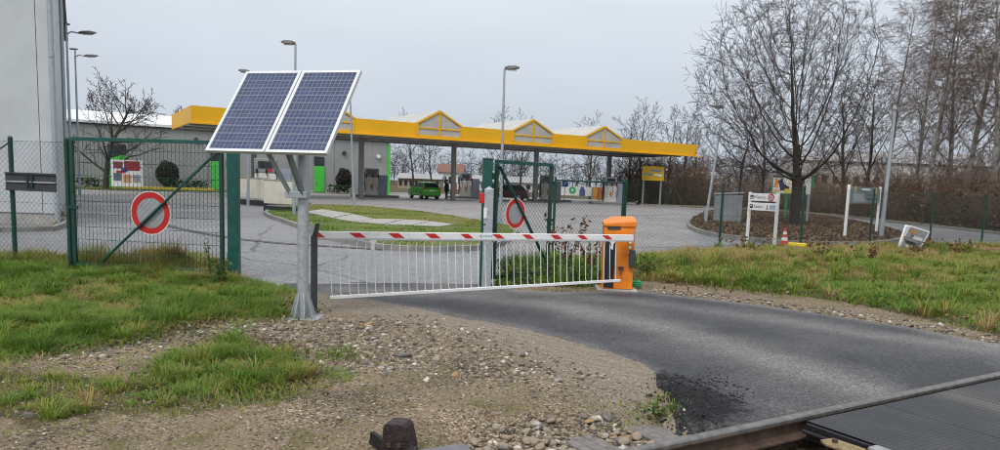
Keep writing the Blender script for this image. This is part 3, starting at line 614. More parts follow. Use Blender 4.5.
for k in range(5):
    t0, t1 = tC + .9 * k, tC + .9 * (k + 1) - .006; nn_ = 18
    tt, qq = np.meshgrid(np.linspace(t0, t1, nn_), np.linspace(.085, 1.35, 26)); P = [rp(a, b_, .014) for a, b_ in zip(tt.ravel(), qq.ravel())]
    i = np.arange(nn_ * 26).reshape(26, nn_); Fq = np.stack([i[:-1, :-1], i[1:, :-1], i[1:, 1:], i[:-1, 1:]], -1).reshape(-1, 4)
    nv = len(P); lo = [p - Vector((0, 0, .13)) for p in (P[0], P[nn_ - 1], P[-1], P[-nn_])]; cr_ = [0, nn_ - 1, nv - 1, nv - nn_]
    sides = np.array([[cr_[a], nv + a, nv + (a + 1) % 4, cr_[(a + 1) % 4]] for a in range(4)])
    V = np.array([tuple(p - Vector(cross.location)) for p in P + lo]); me = np_mesh('rubber_panel', V, np.concatenate([Fq, sides]), M_panel)
    o = link('rubber_panel', me, cross)
    wx, wy = V[:, 0] + cross.location.x, V[:, 1] + cross.location.y
    du = .6 * np.exp(-(line_d(wx, wy, px((850, 345), (905, 378), (960, 398), (1100, 440))) / .16) ** 2) + .25 * np.exp(-(line_d(wx, wy, px((1000, 395), (1100, 420))) / .2) ** 2)
    a = me.attributes.new('dust', 'FLOAT', 'POINT'); a.data.foreach_set('value', np.clip(du, 0, 1).astype(np.float32))
AX = Matrix((RD, RN, Vector((0, 0, 1)))).transposed()
b = MB(); b.box(rp(tC - .022, .7, -.03), (.03, 1.2, .07), mat=AX); b.build('end_frame', M_iron, cross, org=cross.location, bevel=.006)
b = MB(); b.tube([rp(tC - .06, .1, -.045), rp(tC - .06, 1.3, -.045)], .014, 8); b.build('tie_rod', M_iron, cross, org=cross.location)
pb = g(838, 443, .0); tq = Vector((pb.x - RA.x, pb.y - RA.y, 0)); tb_, qb_ = tq.dot(RD), tq.dot(RN)
cb = MB(); cb.prism([rp(tb_ + a, qb_ + c, -.012) for a, c in ((-.10, -.03), (-.06, -.085), (.05, -.07), (.06, .16), (-.09, .16))], (0, 0, .016)); o = cb.build('clamp_plate', M_brass, cross, org=cross.location, bevel=.003)
b = MB(); b.ring(rp(tb_ - .02, qb_ - .01, .0045), RD, RN, .026, .062, .016, 24); b.build('washer', M_brass, o, org=cross.location)
b = MB(); b.tube([rp(tb_ - .02, qb_ - .01, .004), rp(tb_ - .02, qb_ - .01, .026)], .018, 6); b.build('bolt_head', M_rust, o, org=cross.location)
b = MB(); b.box(rp(tC - .06, qb_ + .24, -.005), (.10, .16, .05), mat=AX); b.build('end_block', mat('dull zinc', (.27, .28, .28), .6, .3, .2, 20), cross, org=cross.location, bevel=.012)
# iron block at the bottom edge
p0 = g(394, 453, -.02)
dev = thing('iron_stop_block', 'dark rusty iron block with rounded top at the bottom edge', 'rail block', p0)
b = MB(); b.prism([(-.085, 0, -.05), (.10, 0, -.05), (.095, 0, .03), (.068, 0, .15), (.05, 0, .172), (-.045, 0, .178), (-.068, 0, .165), (-.074, 0, .06)], (.03, .13, 0)); b.build('block', mat('rusty casting', (.045, .032, .032), .55, .4, .5, 22, .5, 70), dev, bevel=.006)
for x_ in (-.03, .03): MB().tube([(x_, -.004, .05), (x_, -.022, .05)], .014, 6).build('bolt_head', M_rust, dev)
b = MB(); b.bar((-.16, .13, .045), (-.05, .03, .02), .03, .085); b.build('side_lug', M_iron, dev, bevel=.008)
b = MB(); b.box((.105, -.02, .01), (.06, .1, .06)); b.build('foot', M_iron, dev, bevel=.012)
pl = g(447, 456, -.02); o = MB().box((pl.x, pl.y, -.005), (.30, .2, .02), .5).build('steel_plate', mat('dull plate', (.17, .165, .18), .5, .3, .2, 8), None, bevel=.006)
tag(o, 'flat grey steel plate lying beside the dark iron block', 'plate')
# ---------------------------------------------------------------- islands and kerbs in the lot
M_lawn = mat('lawn soil', (.075, .11, .022), .9, 0, .3, .7, .5, 40, c2=(.15, .155, .04))
M_litter = mat('leaf litter', (.050, .034, .024), .95, 0, .3, 2.5, .8, 25, c2=(.12, .075, .045))
def smooth_poly(P, it=2):
    for _ in range(it):
        Q = []
        for i in range(len(P)):
            a, b_ = P[i], P[(i + 1) % len(P)]; Q += [a * .75 + b_ * .25, a * .25 + b_ * .75]
        P = Q
    return P
def island(name, pts, z, m, kh=.0, kw=.14):
    P = [Vector((p.x, p.y, 0)) for p in smooth_poly(px(*pts))]
    b = MB(); b.prism([(p.x, p.y, -.03) for p in P], (0, 0, z + .03)); o = b.build(name, m); tag(o, kind='structure')
    E_ = expand(P, kw); n = len(P); kb = MB(); top = z + kh
    V = [(p.x, p.y, top) for p in P] + [(p[0], p[1], top) for p in E_] + [(p[0], p[1], -.03) for p in E_] + [(p.x, p.y, -.03) for p in P]
    kb.add(V, [f for i in range(n) for j in [(i + 1) % n] for f in ((i, n + i, n + j, j), (n + i, 2 * n + i, 2 * n + j, n + j), (3 * n + i, i, j, 3 * n + j))])
    k = kb.build('kerb', M_kerb); tag(k, kind='structure')
    return P
IA = island('lawn', ((258, 213), (300, 206.5), (350, 206.5), (420, 213), (474, 222), (520, 230), (500, 246), (470, 251), (400, 251), (370, 247), (325, 238), (300, 227)), .10, M_lawn, .02)
IB = island('planting_bed', ((686, 226), (700, 215), (722, 210), (770, 212), (830, 218), (880, 228), (912, 238), (880, 246), (800, 246), (745, 241), (704, 235)), .12, M_litter, .02)
# mown strip with yellow kerb behind the gate
WP, WD = Vector((-12., 77., 0)), Vector((.857, .516, 0)); WN = Vector((.516, -.857, 0))          # shop front line, towards camera
strip = [WP - WD * 40 + WN * 7, WP - WD * 12 + WN * 7, WP - WD * 12 + WN * .2, WP - WD * 40 + WN * .2]
b = MB(); b.prism([(p.x, p.y, -.03) for p in strip], (0, 0, .15)); tag(b.build('lawn', M_lawn), kind='structure')
M_ykerb = mat('yellow kerb paint', (.62, .46, .03), .7, 0, .2, 3, dirt=.3)
for k, (s0, s1) in enumerate(((-38.5, -31.6), (-25.5, -18.5))):
    b = MB(); b.bar(WP + WD * s0 + WN * 5.4 + Vector((0, 0, .2)), WP + WD * s1 + WN * 5.4 + Vector((0, 0, .2)), .2, .2)
    tag(b.build('kerb', M_ykerb, bevel=.03), kind='structure')
# far-side grass strip beyond the road on the right
fs_ = px((1090, 245), (1000, 234.4), (900, 223), (830, 215.4), (770, 210.5), (700, 207.2), (640, 205)); bk = [p + Vector((.5, 2.2, 0)) for p in fs_]
b = MB(); P = fs_ + bk[::-1]; b.prism([(p.x, p.y, -.03) for p in P], (0, 0, .10)); tag(b.build('grass_strip', M_lawn), kind='structure')
b = MB()
for a, c in zip(fs_[:-1], fs_[1:]): b.bar(a + Vector((0, 0, .03)), c + Vector((0, 0, .03)), .2, .16)
tag(b.build('kerb', M_kerb), kind='structure')
# lawn blades
def flat(z): return lambda x, y: np.full(x.shape, z)
def lawn(poly, dens, z, seed, mean, label, h=(.04, .11), fuzz=.02):
    grassy('grass', [gpart(scatter(poly, dens, fuzz, seed), h[0], h[1], .7, .009, mean, .12, .5, .1, seed)], label, flat(z))
slabs = [[(305, 212), (322, 209.5), (352, 214), (333, 218)], [(334, 218.2), (353, 214.2), (374, 219), (352, 221.5)], [(353, 221.8), (375, 219.2), (404, 219.5), (384, 224)], [(385, 224.2), (405, 219.7), (430, 221), (412, 225.2)], [(413, 225.3), (431, 221.2), (455, 224.4), (440, 226)]]
slab_polys = []
b_root = thing('concrete_path', 'broken line of pale concrete slabs set in the lawn', 'slabs', g(375, 219, .1)); b_root['kind'] = 'structure'; del b_root['label'], b_root['category']
for s in slabs:
    P = px(*s, z=.12); slab_polys.append(P); b = MB(); b.prism([(p.x, p.y, .06) for p in P], (0, 0, .065 + random.uniform(0, .02))); b.build('slab', M_conc, b_root, org=b_root.location, bevel=.01)
xy = scatter(IA, 260, .02, 61); dsl = np.minimum.reduce([poly_sd(xy[:, 0], xy[:, 1], P) for P in slab_polys]); xy = xy[dsl > 0]
up = xy[:, 1] - np.interp(xy[:, 0], [g(300, 214).x, g(380, 222).x, g(478, 232).x], [g(300, 214).y, g(380, 222).y, g(478, 232).y])
xyp = gpart(xy, .04, .12, .7, .009, .45, .1, .5, .1, 62); xyp = (*xyp[:4], xyp[4] + .3 * sst(-1, 1.5, up))
grassy('grass', [xyp], 'short lawn grass around the concrete slabs behind the barrier', flat(.095))
lawn(strip, 60, .11, 63, .58, 'mown grass strip in front of the grey shop wall', (.05, .12))
lawn(fs_ + bk[::-1], 90, .06, 64, .62, 'thin grass edging along the far road on the right', (.05, .16))
xy = scatter(IB, 8, .05, 65); grassy('grass', [gpart(xy, .05, .2, .9, .012, .72, .2, .6, .2, 66)], 'sparse grass in the leaf covered planting bed', flat(.115))
# fallen leaves
def leaves(name, P3, size, label, m=None, cat='leaves', parent=None, kind='stuff', org=(0, 0, 0)):
    n = len(P3); r = RNG; a = r.normal(size=(n, 3)); a /= np.linalg.norm(a, axis=1, keepdims=True); c = np.cross(a, r.normal(size=(n, 3))); c /= np.linalg.norm(c, axis=1, keepdims=True)
    s = size * (.6 + .8 * r.random(n))[:, None]; V = np.stack([P3 + a * s, P3 + c * s * .5, P3 - a * s, P3 - c * s * .5], 1).reshape(-1, 3) - np.array(org)
    me = np_mesh(name, V, (np.arange(n) * 4)[:, None] + np.array([[0, 1, 2, 3]]), m or M_leafb)
    at_ = me.attributes.new('rnd', 'FLOAT', 'POINT'); at_.data.foreach_set('value', np.repeat(r.random(n), 4).astype(np.float32))
    o = link(name, me, parent)
    if label: tag(o, label, cat)
    if kind: o['kind'] = kind
    return o
M_leafmix = attr_mat('fallen leaves', [(0, (.05, .03, .018)), (.4, (.10, .06, .038)), (.75, (.16, .10, .06)), (1, (.24, .17, .11))], .8)
xy = scatter(IB, 75, .05, 67); leaves('fallen_leaves', np.column_stack([xy, .125 + .05 * RNG.random(len(xy))]), .06, 'brown fallen leaves covering the planting bed', M_leafmix)
xy = np.concatenate([scatter(px((640, 290), (700, 284), (800, 296), (900, 308), (1000, 326), (1000, 335), (850, 308), (740, 294)), 60, .2, 68), scatter(G_RIGHT, 5, .1, 69), scatter(G_WEED, 14, .1, 70)])
leaves('fallen_leaves', np.column_stack([xy, hgt(xy[:, 0], xy[:, 1]) + .03 + .06 * RNG.random(len(xy))]), .03, 'reddish dead leaves along the right edge of the road', M_leafmix)
ed = scatter(px((-160, 258), (300, 285), (420, 345), (340, 410), (-160, 430)), 900, .1, 97); sd_e = poly_sd(ed[:, 0], ed[:, 1], G_MAIN); sd_c = poly_sd(ed[:, 0], ed[:, 1], G_CLUMP)
ed = ed[(RNG.random(len(ed)) < .9 * np.exp(-(np.minimum(np.abs(sd_e), np.abs(sd_c)) / .22) ** 2)) & (poly_sd(ed[:, 0], ed[:, 1], ROAD) > .1)]
leaves('dead_leaves', np.column_stack([ed, hgt(ed[:, 0], ed[:, 1]) + .008 + .02 * RNG.random(len(ed))]), .018, 'brown dead plant litter along the edge of the grass bank', M_leafmix)
M_greenleaf = attr_mat('weed leaves', [(0, (.02, .045, .012)), (.5, (.05, .11, .02)), (1, (.12, .18, .03))], .6, .3)
# ---------------------------------------------------------------- chain link, rods
def chain_link(name, segs, pitch, r, m, parent, org):
    A0, B0 = [], []
    for p, q_, z0, z1 in segs:
        p, q_ = np.array(p[:2]), np.array(q_[:2]); L = np.linalg.norm(q_ - p); e = (q_ - p) / L; Hh = z1 - z0
        for sg in (1, -1):
            for c in np.arange(-Hh if sg > 0 else 0, L if sg > 0 else L + Hh, pitch):
                # line u = c + sg*v, v in 0..H, clipped to 0..L
                v0, v1 = 0., Hh
                if sg > 0: v0 = max(0, -c); v1 = min(Hh, L - c)
                else: v0 = max(0, c - L); v1 = min(Hh, c)
                if v1 - v0 < .01: continue
                a, b_ = c + sg * v0, c + sg * v1
                A0.append((*(p + e * a), z0 + v0)); B0.append((*(p + e * b_), z0 + v1))
    A0, B0 = np.array(A0) - np.array(org), np.array(B0) - np.array(org)
    V, Fq = seg_tubes(A0, B0, np.full(len(A0), r), np.full(len(A0), r), 3)
    o = link(name, np_mesh(name, V, Fq, m), parent); o['kind'] = 'stuff'; return o

# ================================================================== NEAR THINGS
# ---- solar panels on a post
base = g(303, 319); SP = thing('solar_panel_mast', 'twin blue solar panels tilted on a round galvanised post', 'solar panel', (base.x, base.y, 0))
lz = float(hgt(np.array([base.x]), np.array([base.y]))[0])
b = MB(); b.tube([(0, 0, lz), (0, 0, 2.12)], .062, 24); b.build('post', M_galv, SP, smooth=True)
b = MB(); b.box((0, 0, .012), (.40, .36, .03)); b.build('base_plate', M_galv, SP, bevel=.004)
b = MB(); b.box((.02, .02, -.03), (.62, .5, .08), .1); b.build('footing', M_conc, SP, bevel=.015)
for k in range(8):
    a = k * math.pi / 4 + .35; d = Vector((math.cos(a), math.sin(a), 0))
    b = MB(); n_ = Vector((-d.y, d.x, 0)) * .005; b.prism([d * .055 + Vector((0, 0, .028)) - n_, d * .145 + Vector((0, 0, .028)) - n_, d * .14 + Vector((0, 0, .055)) - n_, d * .068 + Vector((0, 0, .30)) - n_, d * .055 + Vector((0, 0, .30)) - n_], n_ * 2); b.build('gusset', M_galv, SP)
for sx in (-1, 1):
    for sy in (-1, 1):
        b = MB(); b.tube([(sx * .17, sy * .15, .025), (sx * .17, sy * .15, .06)], .014, 6); b.build('anchor_bolt', M_galv, SP)
az, ti, W2, LL = .279, .908, 1.494, 1.214
hv = Vector((math.cos(az), -math.sin(az), 0)); bk_ = Vector((math.sin(az), math.cos(az), 0)); uv = bk_ * math.cos(ti) + Vector((0, 0, math.sin(ti))); nv_ = hv.cross(uv)      # nv_: out of the panel face
c0 = Vector((-2.543, 7.75, 1.84)) - Vector(SP.location); PM = Matrix((hv, uv, nv_)).transposed()
pp = lambda u, v, n=0.: c0 + hv * u + uv * v + nv_ * n
def cell_mat():
    m = bpy.data.materials.new('silicon cell'); m.use_nodes = True; n = m.node_tree; b = n.nodes['Principled BSDF']; L = n.links.new
    t = n.nodes.new('ShaderNodeTexCoord'); sp = n.nodes.new('ShaderNodeSeparateXYZ'); L(t.outputs['Object'], sp.inputs[0])
    oi = n.nodes.new('ShaderNodeObjectInfo'); nz = n.nodes.new('ShaderNodeTexVoronoi'); nz.inputs['Scale'].default_value = 60; L(t.outputs['Object'], nz.inputs['Vector'])
    sc = n.nodes.new('ShaderNodeSeparateColor'); L(nz.outputs['Color'], sc.inputs[0])
    ad = n.nodes.new('ShaderNodeMath'); L(sc.outputs[0], ad.inputs[0]); L(oi.outputs['Random'], ad.inputs[1])
    mr_ = n.nodes.new('ShaderNodeMapRange'); mr_.inputs[2].default_value = 2; L(ad.outputs[0], mr_.inputs[0])
    cr = n.nodes.new('ShaderNodeValToRGB'); cr.color_ramp.elements[0].color = (.020, .030, .078, 1); cr.color_ramp.elements[1].color = (.042, .062, .135, 1); L(mr_.outputs[0], cr.inputs[0])
    def lines(sock, period, wd):
        q = n.nodes.new('ShaderNodeMath'); q.operation = 'PINGPONG'; q.inputs[1].default_value = period / 2; L(sock, q.inputs[0])
        c = n.nodes.new('ShaderNodeMath'); c.operation = 'LESS_THAN'; c.inputs[1].default_value = wd; L(q.outputs[0], c.inputs[0]); return c.outputs[0]
    mx_ = n.nodes.new('ShaderNodeMath'); mx_.operation = 'MAXIMUM'; L(lines(sp.outputs[0], .055, .0035), mx_.inputs[0]); L(lines(sp.outputs[1], .052, .0022), mx_.inputs[1])
    k = n.nodes.new('ShaderNodeMix'); k.data_type = 'RGBA'; k.inputs[7].default_value = (.17, .20, .26, 1); L(mx_.outputs[0], k.inputs[0]); L(cr.outputs[0], k.inputs[6]); L(k.outputs[2], b.inputs['Base Color'])
    b.inputs['Roughness'].default_value = .5; b.inputs['Specular IOR Level'].default_value = .35
    return m
M_cell = cell_mat(); M_back = mat('panel backsheet', (.25, .28, .33), .4, 0, .05, 10)
cw = (W2 / 2 - .012 - .075) / 6; ch = (LL - .07) / 10; gp = .0055
cm_ = MB().box((0, 0, 0), (cw - gp, ch - gp, .002)).build('cell', M_cell); cell_me = cm_.data; bpy.data.objects.remove(cm_)
for sx in (-1, 1):
    u0 = sx * W2 / 4; pw = W2 / 2 - .012
    pan = MB().box(pp(u0, LL / 2, -.004), (pw - .02, LL - .02, .006), mat=PM).build('solar_module', M_back, SP)
    fr = MB()
    for v in (.0175, LL - .0175): fr.box(pp(u0, v, -.012), (pw, .035, .04), mat=PM)
    for s2 in (-1, 1): fr.box(pp(u0 + s2 * (pw / 2 - .0175), LL / 2, -.012), (.035, LL - .07, .0401), mat=PM)
    fr.build('module_frame', M_alu, pan)
    for i_ in range(6):
        for j_ in range(10):
            o = link('cell', cell_me, pan); o.matrix_local = Matrix.Translation(pp(u0 - cw * 2.5 + i_ * cw, .035 + ch * (j_ + .5), .0005)) @ PM.to_4x4()
# carrying frame and struts
b = MB()
for v in (.22, .95): b.bar(pp(-.62, v, -.065), pp(.62, v, -.065), .05, .05)
b.build('cross_rail', M_galv, SP)
Ztop = 2.28
M_strut = mat('strut steel', (.16, .19, .18), .5, .4, .15, 12)
for du, n_ in ((-.02, 1), (.24, 2)):
    b = MB(); b.bar(pp(du, .06, -.04), Vector((-.11 if n_ == 1 else .02, -.10, 1.40)), .05, .045); b.build('strut', M_strut, SP)
    b = MB(); b.bar(pp(du, LL * .62, -.075), Vector((-.10 if n_ == 1 else .08, .02, 2.12)), .05, .05); b.build('strut', M_strut, SP)
b = MB(); b.box((-.05, -.085, 1.40), (.24, .09, .075)); b.build('hinge_bracket', M_galvd, SP, bevel=.006)
b = MB(); b.ring((0, 0, 1.37), (1, 0, 0), (0, 1, 0), .063, .078, .07, 24); b.build('collar', M_galv, SP)

# ---- barrier
AL, AR = at(311, 235.6, 8.5), at(632.5, 238.2, 10.93)
ad_ = (AR - AL); alen = ad_.length; au = ad_.normalized(); ah = Vector((au.x, au.y, 0)).normalized(); an = Vector((ah.y, -ah.x, 0))       # an: towards the camera
hb = g(617, 291.5); BR = thing('boom_barrier', 'orange barrier cabinet with red and white striped boom and hanging rods', 'barrier', (hb.x, hb.y, 0)); O = BR.location
AM = Matrix((au, an * -1, au.cross(an * -1))).transposed(); apt = lambda s, n=0., z=0.: AL + au * s + an * n + Vector((0, 0, z))
arm = MB().box(apt(alen / 2), (alen, .055, .104), mat=AM).build('boom', M_white, BR, org=O, bevel=.008)
MB().box(apt(alen / 2, .0292, -.034), (alen - .01, .004, .022), mat=AM).build('rubber_edge', M_lgrey, arm, org=O)
ps = [(310, 325), (348, 365.6), (387, 404), (424, 440), (459, 473), (491, 504), (521, 533.5), (549, 561.5), (576, 587), (601, 611.5)]
for a, c in ps:
    Y0 = AL.y + (AR.y - AL.y) * .5
    sa = [(on_line(x, 236, AL, ah) - AL).dot(au) for x in (a, c)]
    sl = .085; w_ = sa[1] - sa[0] - sl
    s0 = max(sa[0], .012); pts = [apt(s0 if sa[0] > 0 else .012, .0276, .041), apt(sa[1] - sl, .0276, .041), apt(sa[1], .0276, -.018), apt(max(sa[0] + sl, .02), .0276, -.018)]
    MB().prism(pts, an * .0022).build('red_stripe', M_red, arm, org=O)
sL = (on_line(480, 236, AL, ah) - AL).dot(au)
b = MB(); b.ring(apt(sL, .0278, .012), au, Vector((0, 0, 1)), .008, .02, .0015, 20); b.build('maker_mark', mat('faint blue print', (.30, .42, .62), .5), arm, org=O)
for k in range(6): MB().box(apt(sL + .045 + k * .024, .0282, .012), (.016, .001, .018 + .006 * (k % 2)), mat=AM).build('maker_mark', mat('faint blue print', (.30, .42, .62), .5), arm, org=O)
# lower rail and hanging rods
BL, BRr = at(330, 297.5, AL.y + .08), at(620, 280.5, AR.y - .12)
b = MB(); b.bar(BL, BRr, .035, .038); low = b.build('lower_rail', M_white, BR, org=O, bevel=.005)
nrod = 40
for k in range(nrod):
    f_ = (k + .3) / nrod; p1 = BL.lerp(BRr, f_); s_ = (Vector((p1.x, p1.y, 0)) - Vector((AL.x, AL.y, 0))).dot(ah) / ah.dot(au); top = apt(s_, .004, -.052)
    jx = random.uniform(-.012, .012)
    p1u = p1 + Vector((0, 0, .018)) + ah * jx; mid = top + Vector((0, 0, -.05)) - ah * .028
    b = MB(); b.tube([p1u, p1u + Vector((0, 0, .03)) - ah * (.012 + jx), mid, top + Vector((0, 0, -.02)) - ah * .018, top + ah * .004], .0054, 6); b.build('hanging_rod', M_white, BR, org=O, smooth=True)
for x in (372, 611):
    s_ = (on_line(x, 244, AL, ah) - AL).dot(au); b = MB(); b.prism([apt(s_ - .055, .028, -.05), apt(s_ + .055, .028, -.05), apt(s_ + .02, .028, -.085), apt(s_ + .012, .028, -.17), apt(s_ - .03, .028, -.16), apt(s_ - .02, .028, -.09)], an * .008); b.build('rod_bracket', M_white, BR, org=O)
# cabinet
CA = math.atan2(hb.y - 0, hb.x) - math.pi / 2; fr_ = Vector((math.sin(-CA), math.cos(CA), 0))
crz = R(-3); cM = Matrix.Rotation(crz, 3, 'Z'); cx = lambda x, y, z: cM @ Vector((x, y, z))
MB().box(cx(0, .22, .0), (.62, .55, .06), crz).build('plinth', M_conc, BR, bevel=.01)
cab = MB()
cab.prism([cx(-.235, .04, .03), cx(.235, .04, .03), cx(.235, .04, 1.06), cx(.2, .04, 1.10), cx(-.235, .04, 1.045)], cx(0, .36, 0)); cabo = cab.build('cabinet', M_orange, BR, bevel=.014)
b = MB(); b.add([cx(-.25, .015, 1.0), cx(.25, .015, 1.0), cx(.25, .44, 1.0), cx(-.25, .44, 1.0), cx(-.25, .015, 1.045), cx(.25, .015, 1.085), cx(.25, .44, 1.15), cx(-.10, .44, 1.14), cx(-.25, .2, 1.075)], [(0, 1, 2, 3), (0, 4, 5, 1), (1, 5, 6, 2), (2, 6, 7, 3), (3, 7, 8, 4, 0), (4, 8, 7, 6, 5)]); b.build('cabinet_hood', M_orange, BR, bevel=.012)
MB().box(cx(-.135, .036, .45), (.15, .012, .80), crz).build('drive_slot', M_black, BR)
MB().box(cx(-.09, .034, .98), (.20, .012, .06), crz).build('name_plate', M_dgrey, BR)
dr = MB().box(cx(.085, .037, .50), (.275, .006, .92), crz).build('door', M_orange, BR, bevel=.002)
MB().box(cx(.20, .033, .9), (.02, .004, .03), crz).build('lock', M_galv, dr)
for k in range(3):
    b = MB(); p = cx(.165, .033, .76 - .075 * k); b.disc(p, cM @ Vector((1, 0, 0)), Vector((0, 0, 1)), .022, .008, 20); b.build('round_sticker', M_white, BR)
MB().box(cx(.20, -.005, .52), (.085, .09, .26), crz).build('lock_box', M_dgrey, BR, bevel=.012)
b = MB(); b.tube([cx(.05, .03, .36), cx(.05, -.02, .36), cx(.03, -.03, .26)], .011, 8); b.build('handle', M_dgrey, BR)
MB().box(cx(.04, .01, .37), (.085, .05, .035), crz).build('boom_clamp', M_dgrey, BR, bevel=.008)
MB().box(apt(alen - .14, -.055, -.01), (.2, .05, .09), mat=AM).build('boom_flange', M_white, BR, org=O, bevel=.006)
# boom rest
rb = g(314, 313); RS = thing('boom_rest', 'slim dark grey rest post with forked tip under the boom end', 'post', (rb.x, rb.y, 0))
b = MB(); b.prism([(-.034, -.03, -.02), (.034, -.03, -.02), (.034, -.03, .90), (.062, -.03, 1.06), (.022, -.03, 1.065), (-.008, -.03, .95), (-.034, -.03, .90)], (0, .06, 0)); b.build('blade', M_dgrey, RS, bevel=.006)
b = MB(); b.prism([(-.055, .05, .78), (-.02, .05, .78), (-.02, .05, 1.0), (-.05, .05, 1.08), (-.07, .05, 1.06)], (0, .02, 0)); b.build('guide_plate', M_lgrey, RS)
MB().box((0, .0, .005), (.18, .16, .02)).build('base_plate', M_dgrey, RS)
# coiled green hose behind the cabinet
hp = g(636, 289); hs = thing('hose_coil', 'small coil of bright green hose lying beside the orange cabinet', 'hose', (hp.x, hp.y + .1, .02))
for k in range(3):
    b = MB(); rr = .085 + .006 * (k % 2); b.tube([(rr * 1.1 * math.cos(a), rr * math.sin(a), .025 + .03 * k) for a in np.linspace(0, 6.1, 22)], .014, 7); b.build('hose_loop', mat('green hose', (.02, .30, .10), .45), hs, smooth=True)
# ---- gates
def gate_post(pxl, label, h, wd=.15):
    p = g(*pxl); t = thing('gate_post', label, 'gate post', (p.x, p.y, 0), group='square green gate posts')
    MB().box((0, 0, h / 2), (wd, wd, h), .1).build('post', M_green, t, bevel=.012)
    MB().box((0, 0, h + .008), (wd + .012, wd + .012, .016), .1).build('cap', M_green, t, bevel=.004)
    for z in (.35, h - .25): b = MB(); b.tube([(-.09 if pxl[0] < 300 else .09, 0, z - .05), (-.09 if pxl[0] < 300 else .09, 0, z + .05)], .02, 10); b.build('hinge', M_dgreen, t)
    return t
GP1 = gate_post((234.5, 279), 'broad green gate post below the left edge of the solar panels', 2.0, .16)
GP2 = gate_post((484, 286), 'broad green gate post behind the slim grey metal pillar', 1.95, .15)
def gate(name, label, A, B, h, z0, stile, rods, brace, org):
    """A hinge side, B latch side"""
    A, B = Vector((A[0], A[1], 0)), Vector((B[0], B[1], 0)); e = (B - A).normalized(); L = (B - A).length; n_ = Vector((e.y, -e.x, 0))
    if n_.y > 0: n_ = -n_
    t = thing(name, label, 'gate', (A.x, A.y, 0)); o_ = t.location; P = lambda s, z, k=0.: A + e * s + n_ * k + Vector((0, 0, z))
    MB().bar(P(0, h), P(L, h), .05, .055).build('top_bar', M_green, t, org=o_, bevel=.004)
    MB().bar(P(0, z0), P(L, z0), .05, .055).build('bottom_bar', M_dgreen, t, org=o_, bevel=.004)
    for s in (.025, L - .025): MB().bar(P(s, z0 - .02), P(s, h - .03), stile, .05, up=n_).build('stile', M_dgreen, t, org=o_, bevel=.004)
    MB().bar(P(brace[0], brace[1], .035), P(brace[2], brace[3], .035), .026, .05, up=n_).build('brace', M_green, t, org=o_, bevel=.003)
    MB().bar(P(L - .12, 1.0, .03), P(L + .06, 1.0, .03), .02, .05).build('latch', M_dgreen, t, org=o_)
    A0, B0 = [], []
    if rods:
        for s in np.arange(.06, L - .05, .065): A0.append(P(s, z0)); B0.append(P(s, h))
        for z in np.arange(z0 + .2, h - .02, .2):
            for k in (-.006, .006): A0.append(P(.03, z, k)); B0.append(P(L - .03, z, k))
        V, Fq = seg_tubes(np.array(A0) - np.array(o_), np.array(B0) - np.array(o_), np.full(len(A0), .0032), np.full(len(A0), .0032), 4)
        o = link('rod_mesh', np_mesh('rod_mesh', V, Fq, M_gwire), t); o['kind'] = 'stuff'
    chain_link('wire_mesh', [(P(.03, 0, .018), P(L - .03, 0, .018), z0, h)], .085, .0016 if rods else .0028, M_wire, t, o_)
    return t, P, e, n_
p1, p2 = g(232, 279), g(74.5, 270); p1 = p1 + (p2 - p1).normalized() * .13
p2 = Vector((p2.x, p2.y, 0))
Lg = (Vector((p2.x, p2.y)) - Vector((p1.x, p1.y))).length
GA, PA, eA, nA = gate('gate_leaf', 'wide green gate leaf of rod mesh with diagonal brace on the left', p1, p2, 2.06, .10, .055, True, (.0, 1.98, Lg * .80, .16), None)
def ring_sign(P, e, n_, s, z, k, r, label, white=True):
    c = P(s, z, k); t = thing('prohibition_sign', label, 'sign', c)
    ax = -e if e.x < 0 else e; up_ = Vector((0, 0, 1))
    MB().disc(-n_ * .004, ax, up_, r + .012, .003, 48).build('sign_plate', mat('weathered sign face', (.34, .355, .375), .5, 0, .1, 6, dirt=.3), t)
    b = MB(); b.ring(n_ * .0005, ax, up_, r * .72, r, .002, 48)
    b.build('red_ring', M_red, t)
    MB().ring(n_ * .0006, ax, up_, r, r + .013, .002, 48).build('white_rim', M_white, t)
    for sg in (-1, 1): MB().box(-n_ * .012 + up_ * sg * r * .5, (.05, .03, .03)).build('clamp', M_galv, t)
    return t
sv = (on_line(151, 213, p1, eA) - p1).dot(eA); zz = on_line(151, 213, p1, eA).z
ring_sign(PA, eA, nA, sv, zz, .010, .325, 'large round white sign with red ring hung on the rod mesh gate')
q1 = g(492, 285); q2 = Vector((.83, 12.35, 0))
GB, PB_, eB, nB = gate('gate_leaf', 'narrow looking green gate leaf swung open behind the metal pillar', q1, q2, 1.93, .12, .055, False, (.05, 1.86, 1.36, .25), None)
wv = on_line(514.5, 213.5, q1, eB); ring_sign(PB_, eB, nB, (wv - q1).dot(eB), wv.z, .022, .235, 'round white sign with red ring on the open gate leaf')
